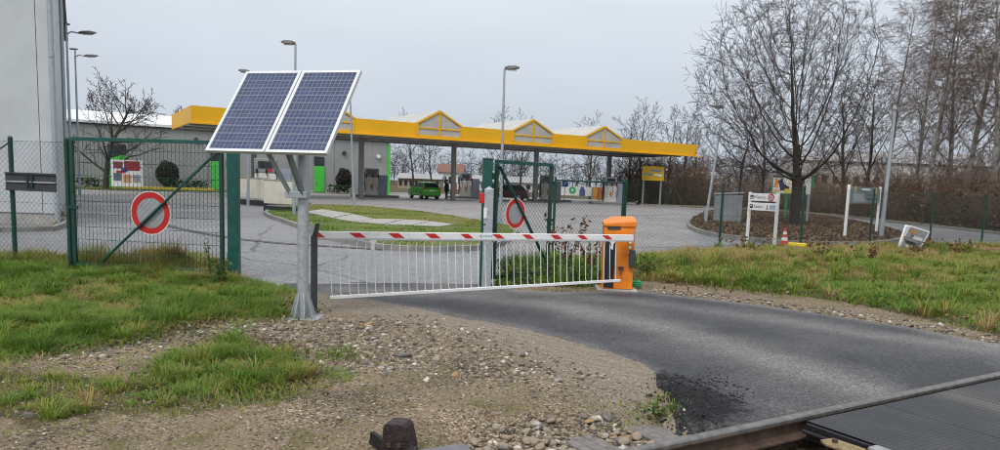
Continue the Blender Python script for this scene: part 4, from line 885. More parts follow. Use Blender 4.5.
# metal pillar with red box
pp_ = g(486, 289); pil = thing('metal_pillar', 'slim pointed grey metal pillar with red box beside the barrier', 'pillar', (pp_.x, pp_.y, 0))
MB().box((0, 0, .75), (.135, .12, 1.5), .05).build('shaft', M_galv, pil, bevel=.008)
b = MB(); b.add([(-.0705, -.063, 1.5), (.0705, -.063, 1.5), (.0705, .063, 1.5), (-.0705, .063, 1.5), (0, 0, 1.545)], [(0, 1, 4), (1, 2, 4), (2, 3, 4), (3, 0, 4), (3, 2, 1, 0)]); b.build('cap', M_galv, pil)
MB().box((-.105, -.03, 1.37), (.075, .09, .15)).build('red_box', M_red, pil, bevel=.008)
MB().box((-.045, -.068, 1.15), (.05, .02, .16)).build('card_reader', M_white, pil, bevel=.006)
MB().box((-.05, -.064, .98), (.03, .01, .02)).build('keyhole', M_black, pil)
MB().box((0, 0, .0), (.22, .2, .03)).build('base_plate', M_galv, pil)
# ---- fences
def fence(label, posts, h, pitch, rad, post_r, top_bar=False, lean=None):
    t = thing('chain_link_fence', label, 'fence', (posts[0][0], posts[0][1], 0)); o_ = t.location
    segs = []
    for a, c in zip(posts[:-1], posts[1:]): segs.append((a, c, .06, h - .04))
    for p in posts:
        b = MB(); b.tube([(p[0], p[1], -.1), (p[0], p[1], h)], post_r, 12); o = b.build('post', M_dgreen, t, org=o_, smooth=True)
        b = MB(); b.tube([(p[0], p[1], h), (p[0], p[1], h + .03)], [post_r * 1.15, post_r * .6], 12); b.build('post_cap', M_dgreen, o, org=o_)
    chain_link('wire_mesh', [((a[0], a[1] - .03), (c[0], c[1] - .03), z0, z1) for a, c, z0, z1 in segs], pitch, rad, M_wire, t, o_)
    b = MB()
    for a, c, z0, z1 in segs:
        for z in (z0 + .02, (z0 + z1) / 2, z1 - .01): b.tube([(a[0], a[1] - .035, z), (c[0], c[1] - .035, z)], .0025 if not top_bar or z < 1 else .02, 6)
    b.build('tension_wire', M_dgreen if top_bar else M_wire, t, org=o_)
    return t
fl = g(37.5, 262); f0 = g(78, 268.5); f0 = Vector((p2.x - .07, p2.y + .02, 0))
dirL = Vector((-1.2, .22, 0)); fl = Vector((fl.x, f0.y + .25, 0))
FL = fence('chain link fence with green post in front of the pale hall', [(f0.x, f0.y), (fl.x, fl.y), (fl.x + dirL.x * 2.1, fl.y + dirL.y * 2.1), (fl.x + dirL.x * 4, fl.y + dirL.y * 4)], 2.05, .092, .0024, .036)
b = MB(); b.tube([(fl.x, fl.y - .02, 1.98), (fl.x + dirL.x * 2.08, fl.y + dirL.y * 2.08, .5)], .012, 8); b.build('stay_bar', M_dgreen, FL, org=FL.location)
t_ = [(6.0 + 2.93 * k, 19.8 + 1.71 * k) for k in range(0, 9)]
fence('long chain link fence with green posts along the verge on the right', [(3.07, 18.1)] + t_, 1.80, .10, .0030, .035)
fence('short framed chain link fence bay behind the orange cabinet', [(1.22, 16.9), (3.0, 18.02)], 1.76, .10, .0030, .032, True)
# grey road sign seen from behind on the left fence post
sb = on_line(34, 182, fl, dirL); sg = thing('road_sign', 'dark grey rectangular sign seen from behind on the left fence post', 'sign', (sb.x, sb.y - .08, sb.z))
rz_ = math.atan2(-dirL.y, -dirL.x)
MB().box((0, 0, 0), (.93, .004, .29), rz_).build('plate', M_dgrey, sg)
for z in (-.128, .0, .128): MB().box((0, -.012, z), (.92, .02, .022), rz_).build('stiffening_rail', M_dgrey if z else M_galvd, sg)
for x in (-.04, .04): MB().box((x, -.03, 0), (.02, .02, .20), rz_).build('clamp', M_dgreen, sg)
MB().disc((.395, -.022 - .395 * math.tan(-rz_) * 0, -.09), Vector((1, 0, 0)), Vector((0, 0, 1)), .022, .004, 16).build('round_sticker', M_white, sg)

# ================================================================== LAMPS
def lamp(label, base, top_z, head, lean=(0, 0), r=.06, group='street lamps around the lot', hl=.6, arm=.0):
    t = thing('street_lamp', label, 'street lamp', (base.x, base.y, 0), group=group); top = Vector((lean[0], lean[1], top_z))
    MB().tube([(0, 0, -.05), Vector((0, 0, 0)).lerp(top, .35), top], [r * 1.2, r, r * .62], 14).build('pole', M_galvd, t, smooth=True)
    MB().box((0, 0, .55), (r * 2.05, .1, .5)).build('service_door', M_galv, t, bevel=.01)
    h = Vector((head, 0, 0)); a = top + Vector((0, 0, .02)); b0 = a + h * arm
    if arm: MB().tube([top - Vector((0, 0, .05)), a + h * arm * .4 + Vector((0, 0, .05)), b0], r * .5, 8).build('arm', M_galvd, t)
    b = MB(); e = b0 + h * hl; y = .13
    sec = [(0, .05, -.03, .05), (.25, .12, -.05, .085), (.7, .13, -.045, .08), (1, .07, -.02, .03)]
    k = []
    for f_, yy, zl, zh in sec:
        c = b0.lerp(e, f_) + Vector((0, 0, .04 * f_)); k.append([c + Vector((0, -yy, zl)), c + Vector((0, yy, zl)), c + Vector((0, yy * .7, zh)), c + Vector((0, -yy * .7, zh))])
    vs = [v for q_ in k for v in q_]; fs = [(0, 1, 2, 3), (12, 15, 14, 13)] + [(4 * i + j, 4 * i + (j + 1) % 4, 4 * i + 4 + (j + 1) % 4, 4 * i + 4 + j) for i in range(3) for j in range(4)]
    b.add(vs, fs); hd = b.build('lamp_head', mat('lamp housing', (.11, .105, .095), .5, .2), t, bevel=.015)
    MB().box(b0.lerp(e, .5) + Vector((0, 0, -.045)), (hl * .6, .19, .02)).build('diffuser', M_lgrey, hd)
    return t
def px_lamp(label, bx, by, tx, ty, head, **k):
    B = g(bx, by); T = at(tx, ty, B.y); return lamp(label, B, T.z, head, (T.x - B.x, 0), **k)
px_lamp('tall grey street lamp rising behind the joint of the solar panels', 294, 217, 295.5, 44, -1, hl=.55)
px_lamp('grey street lamp standing behind the open gate leaf', 500, 226, 504.5, 69, 1, hl=.55)
px_lamp('leaning grey street lamp beside the grey utility box', 705, 225, 723.5, 108, -1, hl=.5)
px_lamp('grey street lamp right of the grey information board', 880.5, 240, 895, 111, 1, hl=.5, r=.07)
px_lamp('grey street lamp half hidden by the right edge of the solar panels', 354, 209, 350, 92, -1, hl=.5)
px_lamp('street lamp whose head shows above the left corner of the solar panels', 248, 206, 249.5, 72, -1, hl=.55)

# ================================================================== HALL ON THE LEFT
hc = g(55.5, 225); HC = Vector((hc.x, hc.y, 0)); fd = Vector((-1, -.02, 0)).normalized()
hall = thing('metal_hall', 'tall pale grey metal clad hall at the left edge', 'building', HC); o_ = hall.location
sd_ = Vector((-.505, .863, 0)).normalized(); HH = 9.4
k = 0; s = .0
for wdt in (.34, 1.25, 1.25, 1.25, 1.25, 1.25, 1.25):      # front panels
    a, c = HC + fd * (s + .011), HC + fd * (s + wdt - .011); bb = MB(); bb.prism([a + Vector((0, 0, .32)), c + Vector((0, 0, .32)), c + Vector((0, 0, HH)), a + Vector((0, 0, HH))], (0, .1, 0)); bb.build('wall_panel', M_hall, hall, org=o_, bevel=.004); s += wdt
b = MB(); b.prism([HC + Vector((0, .03, -.05)), HC + fd * 9 + Vector((0, .03, -.05)), HC + fd * 9 + Vector((0, .03, .34)), HC + Vector((0, .03, .34))], (0, .1, 0)); b.build('base_wall', M_conc, hall, org=o_)
b = MB(); b.prism([HC + Vector((0, .13, .0)), HC + fd * 9 + Vector((0, .13, 0)), HC + fd * 9 + Vector((0, .13, HH - .03)), HC + Vector((0, .13, HH - .03))], (0, .05, 0)); b.build('inner_wall', M_dgrey, hall, org=o_)
s = .02; sn = Vector((sd_.y, -sd_.x, 0))
for wdt in (3.6,) * 8:
    a, c = HC + sd_ * (s + .006) + Vector((0, .1, 0)), HC + sd_ * (s + wdt - .006) + Vector((0, .1, 0)); bb = MB(); bb.prism([a + Vector((0, 0, .05)), c + Vector((0, 0, .05)), c + Vector((0, 0, HH - .1)), a + Vector((0, 0, HH - .1))], -sn * .1); bb.build('wall_panel', M_hall, hall, org=o_, bevel=.004); s += wdt
e0, e1 = HC + sd_ * .1 + sn * .12 + Vector((0, .1, HH)), HC + sd_ * 28.9 + sn * .12 + Vector((0, .1, HH))
MB().bar(e0, e1, .3, .16).build('eaves_gutter', M_dgrey, hall, org=o_)
for off, y_ in ((Vector((.12, -.08, 0)), 0),): 
    b = MB(); P = HC + off; b.tube([P + Vector((0, 0, .05)), P + Vector((0, 0, HH))], .065, 12); dp = b.build('downpipe', M_galvd, hall, org=o_, smooth=True)
    for z in (1.6, 4.6, 7.6): b = MB(); b.tube([P + Vector((0, 0, z)), P + Vector((0, 0, z + .12))], .078, 12); b.build('pipe_joint', M_galvd, dp, org=o_)
    b = MB(); b.tube([P + Vector((0, 0, .05)), P + Vector((0, -.005, 1.0))], .075, 12); b.build('standpipe', M_galvd, dp, org=o_)
P = HC + sd_ * 11.0 + sn * .14; b = MB(); b.tube([P + Vector((0, .1, .05)), P + Vector((0, .1, HH - .1))], .075, 10); b.build('downpipe', M_galvd, hall, org=o_, smooth=True)
# wall lamps on brackets
for k, (x0, y0, tx, Yd) in enumerate(((66.5, 33, 95, 34.0), (75.2, 56, 96, 44.0))):
    T = at(x0, y0, Yd); B = Vector((T.x, T.y, 0))
    lamp(('tall twin armed lamp nearer the camera beside the hall', 'tall twin armed lamp farther back beside the hall')[k], B, T.z, 1, (0, 0), r=.07, group='twin armed lamps beside the hall', hl=.80, arm=.55)
    t = [o for o in bpy.data.objects if o.parent is None and o.name.startswith('street_lamp')][-1]
    MB().box((-.14, .1, T.z + .42), (.42, .2, .07)).build('back_lamp_head', M_dgrey, t, bevel=.02)
    MB().tube([(0, 0, T.z - .05), (0, .02, T.z + .42)], .04, 8).build('neck', M_galvd, t)
# kerb and rubble by the hall
b = MB(); kp = px((-200, 232), (0, 232), (52, 231), (66, 226), (70, 214), (80, 206))
for a, c in zip(kp[:-1], kp[1:]): b.bar(a + Vector((0, 0, .05)), c + Vector((0, 0, .05)), .15, .14)
tag(b.build('kerb', M_kerb), kind='structure')
for k in range(26):
    p = g(random.uniform(54, 72), random.uniform(212, 228)); o = link('stone', protos[random.choice((0, 1, 4, 5, 6, 9))], hall); o.location = (p.x - o_[0], p.y - o_[1], random.uniform(.0, .15)); s = random.uniform(.12, .3); o.scale = (s, s, s); o.rotation_euler = (random.random(), random.random(), random.random() * 6)
# ================================================================== PETROL STATION
CP = Vector((-20.0, 47.0, 0)); CD = Vector((.857, .516, 0)).normalized(); CB = Vector((-CD.y, CD.x, 0)); ZB, ZT, CL, CDp = 4.8, 5.87, 44.9, 10.
can = thing('station_canopy', 'long yellow petrol station canopy with three gabled skylights', 'canopy', (CP.x, CP.y, 0)); o_ = can.location
cp = lambda s, d, z: CP + CD * s + CB * d + Vector((0, 0, z))
CM = Matrix((CD, CB, Vector((0, 0, 1)))).transposed()
def fas(x, y): w_ = on_line(x, y, CP, CD); return (w_ - CP).dot(CD), w_.z
gab = []
for a, m_, c in (((417, 123.7), (439.5, 111.3), (462, 127.6)), ((513, 131), (533.5, 119.8), (553.5, 134.6)), ((586, 137.5), (604, 126.6), (622.5, 140.3))):
    gab.append((fas(*a)[0], fas(*m_)[0], fas(*c)[0], fas(*m_)[1]))
gab.insert(0, (gab[0][0] - (gab[1][0] - gab[0][0]), gab[0][1] - (gab[1][1] - gab[0][1]), gab[0][2] - (gab[1][2] - gab[0][2]), gab[0][3]))
def fascia(s0, s1, z0=ZB, z1=ZT): MB().prism([cp(s0, 0, z0), cp(s1, 0, z0), cp(s1, 0, z1), cp(s0, 0, z1)], CB * .12).build('fascia_panel', M_yellow, can, org=o_, bevel=.01)
s = 0
for a, m_, c, zt in gab:
    fascia(s, a); fascia(a + .005, c - .005, ZB, ZB + .22); s = c
fascia(s, CL)
for a, m_, c, zt in gab:
    zl, zm = ZB + .22, ZB + .74; a2, c2 = a + .13, c - .13; mm_ = (a2 + c2) / 2
    for (u0, u1, z0, z1) in ((a2, mm_ - .06, zl, zm - .05), (mm_ + .06, c2, zl, zm - .05)):
        MB().prism([cp(u0, .04, z0), cp(u1, .04, z0), cp(u1, .04, z1), cp(u0, .04, z1)], CB * .03).build('gable_pane', M_tarp, can, org=o_)
    MB().prism([cp(a2, .04, zm + .04), cp(mm_ - .06, .04, zm + .04), cp(mm_ - .06, .04, zt - .1), cp(a2, .04, ZT - .1)], CB * .03).build('gable_pane', M_tarp, can, org=o_)
    MB().prism([cp(c2, .04, zm + .04), cp(mm_ + .06, .04, zm + .04), cp(mm_ + .06, .04, zt - .1), cp(c2, .04, ZT - .1)], CB * .03).build('gable_pane', M_tarp, can, org=o_)
    f_ = MB(); f_.bar(cp(a, .03, ZT - .03), cp(mm_, .03, zt), .14, .13); f_.bar(cp(c, .03, ZT - .03), cp(mm_, .031, zt), .14, .13); f_.bar(cp(mm_, .032, ZB + .2), cp(mm_, .032, zt - .06), .10, .12, up=CD)
    f_.bar(cp(a2, .033, zm), cp(c2, .033, zm), .09, .1)
    for u in (a + .065, c - .065): f_.bar(cp(u, .034, ZB + .22), cp(u, .034, ZT), .12, .13, up=CD)
    f_.build('gable_frame', M_yellow, can, org=o_)
    for (u0, z0, u1, z1) in ((a, ZT, mm_, zt + .05), (mm_, zt + .05, c, ZT)):
        rf = MB(); rf.prism([cp(u0, .14, z0 + .02), cp(u1, .14, z1 + .02), cp(u1, .14, z1 + .06), cp(u0, .14, z0 + .06)], CB * (CDp - 1)); ro = rf.build('skylight_slope', M_tarp, can, org=o_)
        for k in range(14):
            d_ = .3 + k * (CDp - 1.4) / 13; MB().bar(cp(u0, d_, z0 + .075), cp(u1, d_, z1 + .075), .09, .05).build('glazing_bar', M_soffit, ro, org=o_)
b = MB(); b.prism([cp(.05, .13, ZB + .06), cp(CL - .05, .13, ZB + .06), cp(CL - .05, CDp, ZB + .06), cp(.05, CDp, ZB + .06)], (0, 0, .12)); sf = b.build('soffit', M_soffit, can, org=o_)
b = MB(); b.prism([cp(.05, .13, ZT - .12), cp(CL - .05, .13, ZT - .12), cp(CL - .05, CDp, ZT - .12), cp(.05, CDp, ZT - .12)], (0, 0, .08)); b.build('roof_deck', M_roofw, can, org=o_)
for d0, s0, s1, nm in ((CDp, 0, CL, 0),): MB().prism([cp(s0, d0, ZB), cp(s1, d0, ZB), cp(s1, d0, ZT), cp(s0, d0, ZT)], CB * .1).build('fascia_panel', M_yellow, can, org=o_)
for u in (-.1, CL): MB().prism([cp(u, 0, ZB), cp(u, CDp, ZB), cp(u, CDp, ZT), cp(u, 0, ZT)], CD * .1).build('fascia_panel', M_yellow, can, org=o_)
MB().bar(cp(-.15, -.06, ZB - .03), cp(CL + .5, -.06, ZB - .03), .22, .09).build('drip_edge', M_yellow, can, org=o_)
for k in range(12):
    s = 3 + k * 3.5
    MB().box(cp(s, 3.0, ZB + .035), (.9, .35, .05), mat=CM).build('ceiling_lamp', M_white, sf, org=o_)
for d_ in (2., 5.5, 9): MB().bar(cp(.1, d_, ZB - .01), cp(CL - .1, d_, ZB - .01), .16, .13).build('soffit_beam', M_steelc, can, org=o_)
for x in (254, 361, 453, 535, 608):
    w_ = on_line(x, 190, cp(0, 5.5, 0), CD); MB().box((w_.x, w_.y, (ZB - .08) / 2), (.34, .34, ZB - .08), math.atan2(CD.y, CD.x)).build('column', M_steelc, can, org=o_, bevel=.02)

# ---- pumps
def make_pump():
    t = thing('fuel_pump', 'pump', 'fuel pump')
    MB().box((0, 0, .08), (3.4, 1.1, .16)).build('island_kerb', M_kerb, t, bevel=.05)
    MB().box((-.25, 0, .75), (.95, .55, 1.2)).build('cabinet', mat('pump white', (.62, .61, .57), .45), t, bevel=.03)
    MB().box((.55, 0, .85), (.62, .60, 1.4)).build('side_cabinet', mat('pump bluegrey', (.27, .30, .36), .45), t, bevel=.03)
    MB().box((-.25, 0, 1.68), (1.0, .5, .62)).build('display_head', mat('pump grey', (.25, .26, .26), .4), t, bevel=.04)
    MB().box((-.25, -.255, 1.72), (.62, .02, .3)).build('display', M_glass, t)
    MB().box((-.05, -.26, 1.50), (.16, .03, .12)).build('badge', M_red, t)
    MB().box((-.75, 0, 1.0), (.06, .4, 1.4)).build('hose_rack', M_black, t, bevel=.02)
    for k, x in enumerate((-.62, -.2, .2)):
        b = MB(); b.tube([(x, -.3, 1.45), (x + .06, -.42, 1.2), (x + .05, -.45, .7), (x - .05, -.4, .5), (x - .1, -.32, 1.0)], .014, 6); b.build('hose', M_black, t)
        MB().box((x, -.31, 1.45), (.07, .09, .2)).build('nozzle', M_black, t, bevel=.01)
    MB().box((-.25, -.279, .78), (.18, .008, .26), 0, Matrix.Rotation(.3, 3, 'Y')).build('sticker', mat('orange sticker', (.75, .28, .03), .5), t)
    MB().box((-1.05, 0, .75), (.22, .3, .9)).build('waste_bin', mat('orange bin', (.6, .15, .02), .5), t, bevel=.03)
    return t
pump = make_pump(); crz_ = math.atan2(CD.y, CD.x)
PL = [(375, 'white and bluegrey fuel pump left of the green car'), (468, 'white and bluegrey fuel pump right of the person in blue'), (549, 'fuel pump seen between the two fences behind the barrier'), (612, 'fuel pump at the right end of the canopy'), (272, 'fuel pump just above the low white walls'), (296, 'fuel pump between the solar post and low white walls')]
for k, (x, lb) in enumerate(PL):
    w_ = g(x, (197.2, 198.3, 201.5, 204.2)[k]) if k < 4 else at(x, 190, 40 if k == 4 else 74); o = pump if k == 0 else copy_tree(pump); o.location = (w_.x, w_.y, 0); o.rotation_euler.z = crz_ * .35; o.scale = (1.22, 1.22, 1.25); o['label'] = lb; o['group'] = 'fuel pumps under the canopy'


# ---- shop behind
WM = Matrix((WD, -WN, Vector((0, 0, 1)))).transposed(); ZS = 5.55
shop = thing('shop_building', 'low grey metal clad shop building with white roof behind the pumps', 'building', WP - WD * 20); o_ = shop.location
wp_ = lambda s, n_, z: WP + WD * s + WN * n_ + Vector((0, 0, z))
for k in range(23):
    s0 = -46 + 2 * k; MB().prism([wp_(s0 + .012, 0, .25), wp_(s0 + 1.988, 0, .25), wp_(s0 + 1.988, 0, ZS), wp_(s0 + .012, 0, ZS)], -WN * .08).build('wall_panel', M_shop, shop, org=o_)
MB().prism([wp_(-46, -.08, 0), wp_(0, -.08, 0), wp_(0, -.08, ZS), wp_(-46, -.08, ZS)], -WN * 14).build('core_wall', M_shop, shop, org=o_)
MB().prism([wp_(-46, .05, 0), wp_(0, .05, 0), wp_(0, .05, .26), wp_(-46, .05, .26)], -WN * .12).build('base_wall', M_conc, shop, org=o_)
MB().bar(wp_(-46.2, .02, ZS + .11), wp_(.2, .02, ZS + .11), .5, .22).build('roof_edge', M_roofw, shop, org=o_)
MB().bar(wp_(-46.2, .01, ZS - .06), wp_(.2, .01, ZS - .06), .3, .1).build('gutter', M_dgrey, shop, org=o_)
b = MB(); b.prism([wp_(-46, -.2, ZS + .22), wp_(-46, -7, ZS + 1.5), wp_(-46, -14, ZS + .22)], WD * 46); b.build('roof', M_roofw, shop, org=o_)
MB().box(wp_(-.15, .06, 2.6), (.28, .12, 5.2), mat=WM).build('corner_strip', M_lime, shop, org=o_)
sp = lambda x, y: (lambda w_: ((w_ - WP).dot(WD), w_.z))(on_line(x, y, WP, WD))
for x0, x1, y0, y1, nm in ((313.5, 324.5, 166, 193, 'door'), (107, 127, 155, 184, 'door'), (210, 223, 161, 190, 'door')):
    (a, zt), (c, _) = sp(x0, y0), sp(x1, y0); d_ = MB().prism([wp_(a, .05, .1), wp_(c, .05, .1), wp_(c, .05, zt), wp_(a, .05, zt)], WN * .06).build('door', M_lime, shop, org=o_, bevel=.02)
    MB().box(wp_(a + .15, .14, 1.1), (.12, .06, .25), mat=WM).build('handle', M_galv, d_, org=o_)
    MB().prism([wp_(a + .05, .052, zt + .05), wp_(c - .05, .052, zt + .05), wp_(c - .05, .052, zt + .95), wp_(a + .05, .052, zt + .95)], WN * .04).build('window', M_glass, shop, org=o_)
for x, y in ((344, 153), (378, 156.5), (196, 140)):
    s_, z_ = sp(x, y); MB().disc(wp_(s_, .02, z_), WD, Vector((0, 0, 1)), .2, .2, 14).build('wall_lamp', M_white if x > 350 else M_dgrey, shop, org=o_)
# round dark shrub and hedge by the wall
def bush(name, label, P, rad, n, m, size=.16, dens_core=True, twigs=None, cat='shrub', group=None):
    r = RNG; d_ = r.normal(size=(n, 3)); d_ /= np.linalg.norm(d_, axis=1, keepdims=True); rr = r.random(n) ** .4
    q_ = d_ * rr[:, None] * (1 + .07 * np.sin(d_[:, :1] * 5 + d_[:, 2:] * 4)); pts = q_ * np.array(rad) + np.array([0, 0, rad[2] * .95])
    t = thing(name, label, cat, P, group=group); leaves('foliage', pts, size, None, m, parent=t, kind=None)
    k = 14; a = r.random(k) * 6.28; V, Fq = seg_tubes(np.zeros((k, 3)), np.stack([np.cos(a) * rad[0] * .6, np.sin(a) * rad[1] * .6, np.full(k, rad[2] * 1.4)], 1), np.full(k, .03), np.full(k, .008), 4); link('stems', np_mesh('stems', V, Fq, M_bark), t)
    return t
M_dkleaf = attr_mat('dark shrub leaves', [(0, (.02, .02, .016)), (.5, (.045, .04, .032)), (1, (.09, .075, .06))], .7, .1)
M_dkgreen = attr_mat('hedge leaves', [(0, (.01, .02, .008)), (.5, (.025, .05, .015)), (1, (.05, .09, .025))], .7, .1)
for x, lb, rd_ in ((344, 'round dark clipped shrub right of the green shop door', (.78, .78, 1.15)), (168, 'round dark clipped shrub seen through the rod mesh gate', (1.0, .8, 1.15))):
    w_ = on_line(x, 188, WP + WN * 1.6, WD); bush('round_shrub', lb, (w_.x, w_.y, .35), rd_, 7000, M_dkleaf, .075)
for x0, x1, lb in ((330, 350, 'low green hedge at the foot of the shrub right of the door'), (165, 207, 'low green hedge behind the yellow kerb'), (78, 102, 'low green hedge beside the bare tree at the shop')):
    a, c = on_line(x0, 188, WP + WN * 2.6, WD), on_line(x1, 188, WP + WN * 2.6, WD); Lh = (c - a).length; n_ = int(600 * Lh / 4)
    u_ = RNG.random(n_); pts = np.array(a)[None] * (1 - u_[:, None]) + np.array(c)[None] * u_[:, None]; pts[:, 2] = .12 + .75 * RNG.random(n_) ** .8; pts[:, :2] += RNG.normal(size=(n_, 2)) * .3
    t = thing('hedge', lb, 'hedge', (a.x, a.y, .1)); leaves('foliage', pts - np.array([a.x, a.y, .1]), .12, None, M_dkgreen, parent=t, kind=None)
# poster board
w0, w1 = on_line(111.5, 186, WP + WN * 9, WD), on_line(143, 186, WP + WN * 9, WD); zt = on_line(127, 160, WP + WN * 9, WD).z
pbd = thing('poster_board', 'white poster board with red and blue pictures by the bare tree', 'billboard', (w0.x, w0.y, 0)); o_ = pbd.location
ex = (w1 - w0); ex.z = 0; wl = ex.length; ex.normalize(); en = Vector((ex.y, -ex.x, 0)); BM = Matrix((ex, -en, Vector((0, 0, 1)))).transposed()
bp_ = lambda u, z, k=0.: Vector((w0.x, w0.y, 0)) + ex * u * wl + en * k + Vector((0, 0, z))
MB().box(bp_(.5, (zt + .35) / 2), (wl, .08, zt - .35), mat=BM).build('board', M_white, pbd, org=o_)
for u, z, a, c, m in ((.66, .78, .5, .36, mat('poster dark red', (.30, .03, .05), .6)), (.22, .80, .30, .26, mat('poster maroon', (.22, .05, .06), .6)), (.2, .36, .26, .3, mat('poster slate', (.12, .14, .2), .6)), (.5, .3, .26, .32, mat('poster orange', (.6, .28, .1), .6)), (.42, .62, .2, .16, M_blue), (.8, .3, .24, .3, mat('poster grey', (.3, .3, .33), .6)), (.3, .55, .28, .1, M_red)):
    hh_ = zt - .35; MB().box(bp_(u, .35 + z * hh_, .043), (a * wl, .006, c * hh_), mat=BM).build('poster_print', m, pbd, org=o_)
for u in (.1, .9): MB().box(bp_(u, .17), (.08, .06, .38), mat=BM).build('leg', M_galvd, pbd, org=o_)
# low white walls
M_wwall = mat('cream wall render', (.62, .60, .52), .8, 0, .07, 3, .2, 40, dirt=.25)
for k, (xa, xb, yb, zt, lb) in enumerate(((239, 264.5, 205.5, 1.02, 'low cream wall left of its joint, behind the green gate post'), (265.5, 297, 213.0, 1.0, 'low cream wall right of its joint, nearer the lawn'))):
    a = g(xa, yb - (1.2 if k else 1.6)); c = g(xb, yb + .6); t = thing('low_wall', lb, 'wall', (a.x, a.y, 0), group='low cream walls in the lot'); e = (c - a).normalized()
    n_ = Vector((e.y, -e.x, 0)) * .0
    MB().bar(a + Vector((0, 0, .26 + (zt + .24) / 2)), c + Vector((0, 0, .26 + (zt + .24) / 2)), .24, zt - .24 + .24).build('wall_face', M_wwall, t, org=t.location, bevel=.012)
    MB().bar(a + Vector((0, 0, .13)), c + Vector((0, 0, .13)), .27, .27).build('dark_base', mat('bitumen base', (.03, .032, .036), .7), t, org=t.location)
    MB().bar(a + Vector((0, 0, zt + .40)), c + Vector((0, 0, zt + .40)), .28, .04).build('coping', M_conc, t, org=t.location)

# ---- car
def car(label, loc, rz, paint):
    t = thing('hatchback_car', label, 'car', loc, rz)
    # local: +y forward, length 3.95, width 1.66
    hw = .82
    prof = [(-1.96, .42), (-1.99, .62), (-1.93, .90), (-1.82, 1.0), (1.05, .98), (1.72, .86), (1.93, .70), (1.97, .48), (1.92, .26), (-1.90, .26)]
    b = MB(); b.prism([(-hw, y, z) for y, z in prof], (hw * 2, 0, 0)); body = b.build('body', paint, t, bevel=.07, smooth=True, seg=3)
    cab_ = [(-1.90, .94, .79), (-1.52, 1.36, .64), (-1.30, 1.46, .58), (-.1, 1.50, .57), (.25, 1.44, .59), (1.15, .94, .76)]
    b = MB(); n_ = len(cab_); b.add([(-w_, y, z) for y, z, w_ in cab_] + [(w_, y, z) for y, z, w_ in cab_], [tuple(range(n_)), tuple(range(2 * n_ - 1, n_ - 1, -1))] + [(i, (i + 1) % n_, n_ + (i + 1) % n_, n_ + i) for i in range(n_)]); b.build('cabin', paint, t, bevel=.04, smooth=True, seg=3)
    def quad(name, pts, m, par=t, out=(0, 0, 0)): MB().prism(pts, out).build(name, m, par)
    quad('rear_window', [(-.60, -1.815, 1.035), (.60, -1.815, 1.035), (.52, -1.555, 1.325), (-.52, -1.555, 1.325)], M_glass, out=(0, -.025, .022))
    quad('windscreen', [(-.62, 1.03, 1.01), (.62, 1.03, 1.01), (.54, .36, 1.39), (-.54, .36, 1.39)], M_glass, out=(0, .015, .025))
    for sx in (-1, 1):
        X0 = lambda z: sx * (.787 - (z - .96) / .56 * .205)
        for y0, y1, yt0, yt1 in ((-1.55, -.95, -1.28, -.95), (-.88, .05, -.88, .0), (.12, .82, .08, .24)):
            quad('side_window', [(X0(1.03), y0, 1.03), (X0(1.03), y1, 1.03), (X0(1.37), yt1, 1.37), (X0(1.37), yt0, 1.37)], M_glass, out=(sx * .012, 0, .004))
        MB().box((sx * .70, -1.87, .88), (.22, .16, .26)).build('tail_light', M_red, t, bevel=.03)
        MB().box((sx * .62, 1.86, .70), (.32, .14, .16)).build('headlight', M_lgrey, t, bevel=.03)
        MB().box((sx * .92, .78, 1.02), (.18, .1, .13)).build('mirror', paint, t, bevel=.03)
        for y in (-1.22, 1.22):
            b = MB(); b.tube([(sx * .62, y, .31), (sx * .835, y, .31)], .31, 24); wh = b.build('wheel', M_black, t, bevel=.02, smooth=True)
            b = MB(); b.tube([(sx * .80, y, .31), (sx * .842, y, .31)], .20, 16); b.build('rim', M_galv, wh)
        MB().box((sx * .825, -.1, .82), (.02, .2, .04)).build('door_handle', paint, t)
    MB().box((0, -1.985, .74), (.52, .03, .115)).build('number_plate', M_white, t)
    MB().box((0, -1.96, .40), (1.5, .1, .22)).build('rear_bumper', paint, t, bevel=.03)
    MB().box((0, -1.95, .25), (1.1, .06, .1)).build('bumper_insert', M_black, t)
    return t
M_carg = mat('metallic green paint', (.07, .36, .03), .28, .25, .05, 5, spec=.5)
w_ = g(424, 198.5); car('small bright green hatchback refuelling under the canopy', (w_.x, w_.y, 0), R(27), M_carg)
w_ = on_line(482, 195, cp(0, 7, 0), CD); car('dark red car mostly hidden behind the green gate post', (w_.x + 2.3, w_.y + 2, 0), R(80), mat('dark red paint', (.08, .012, .014), .3, .2))
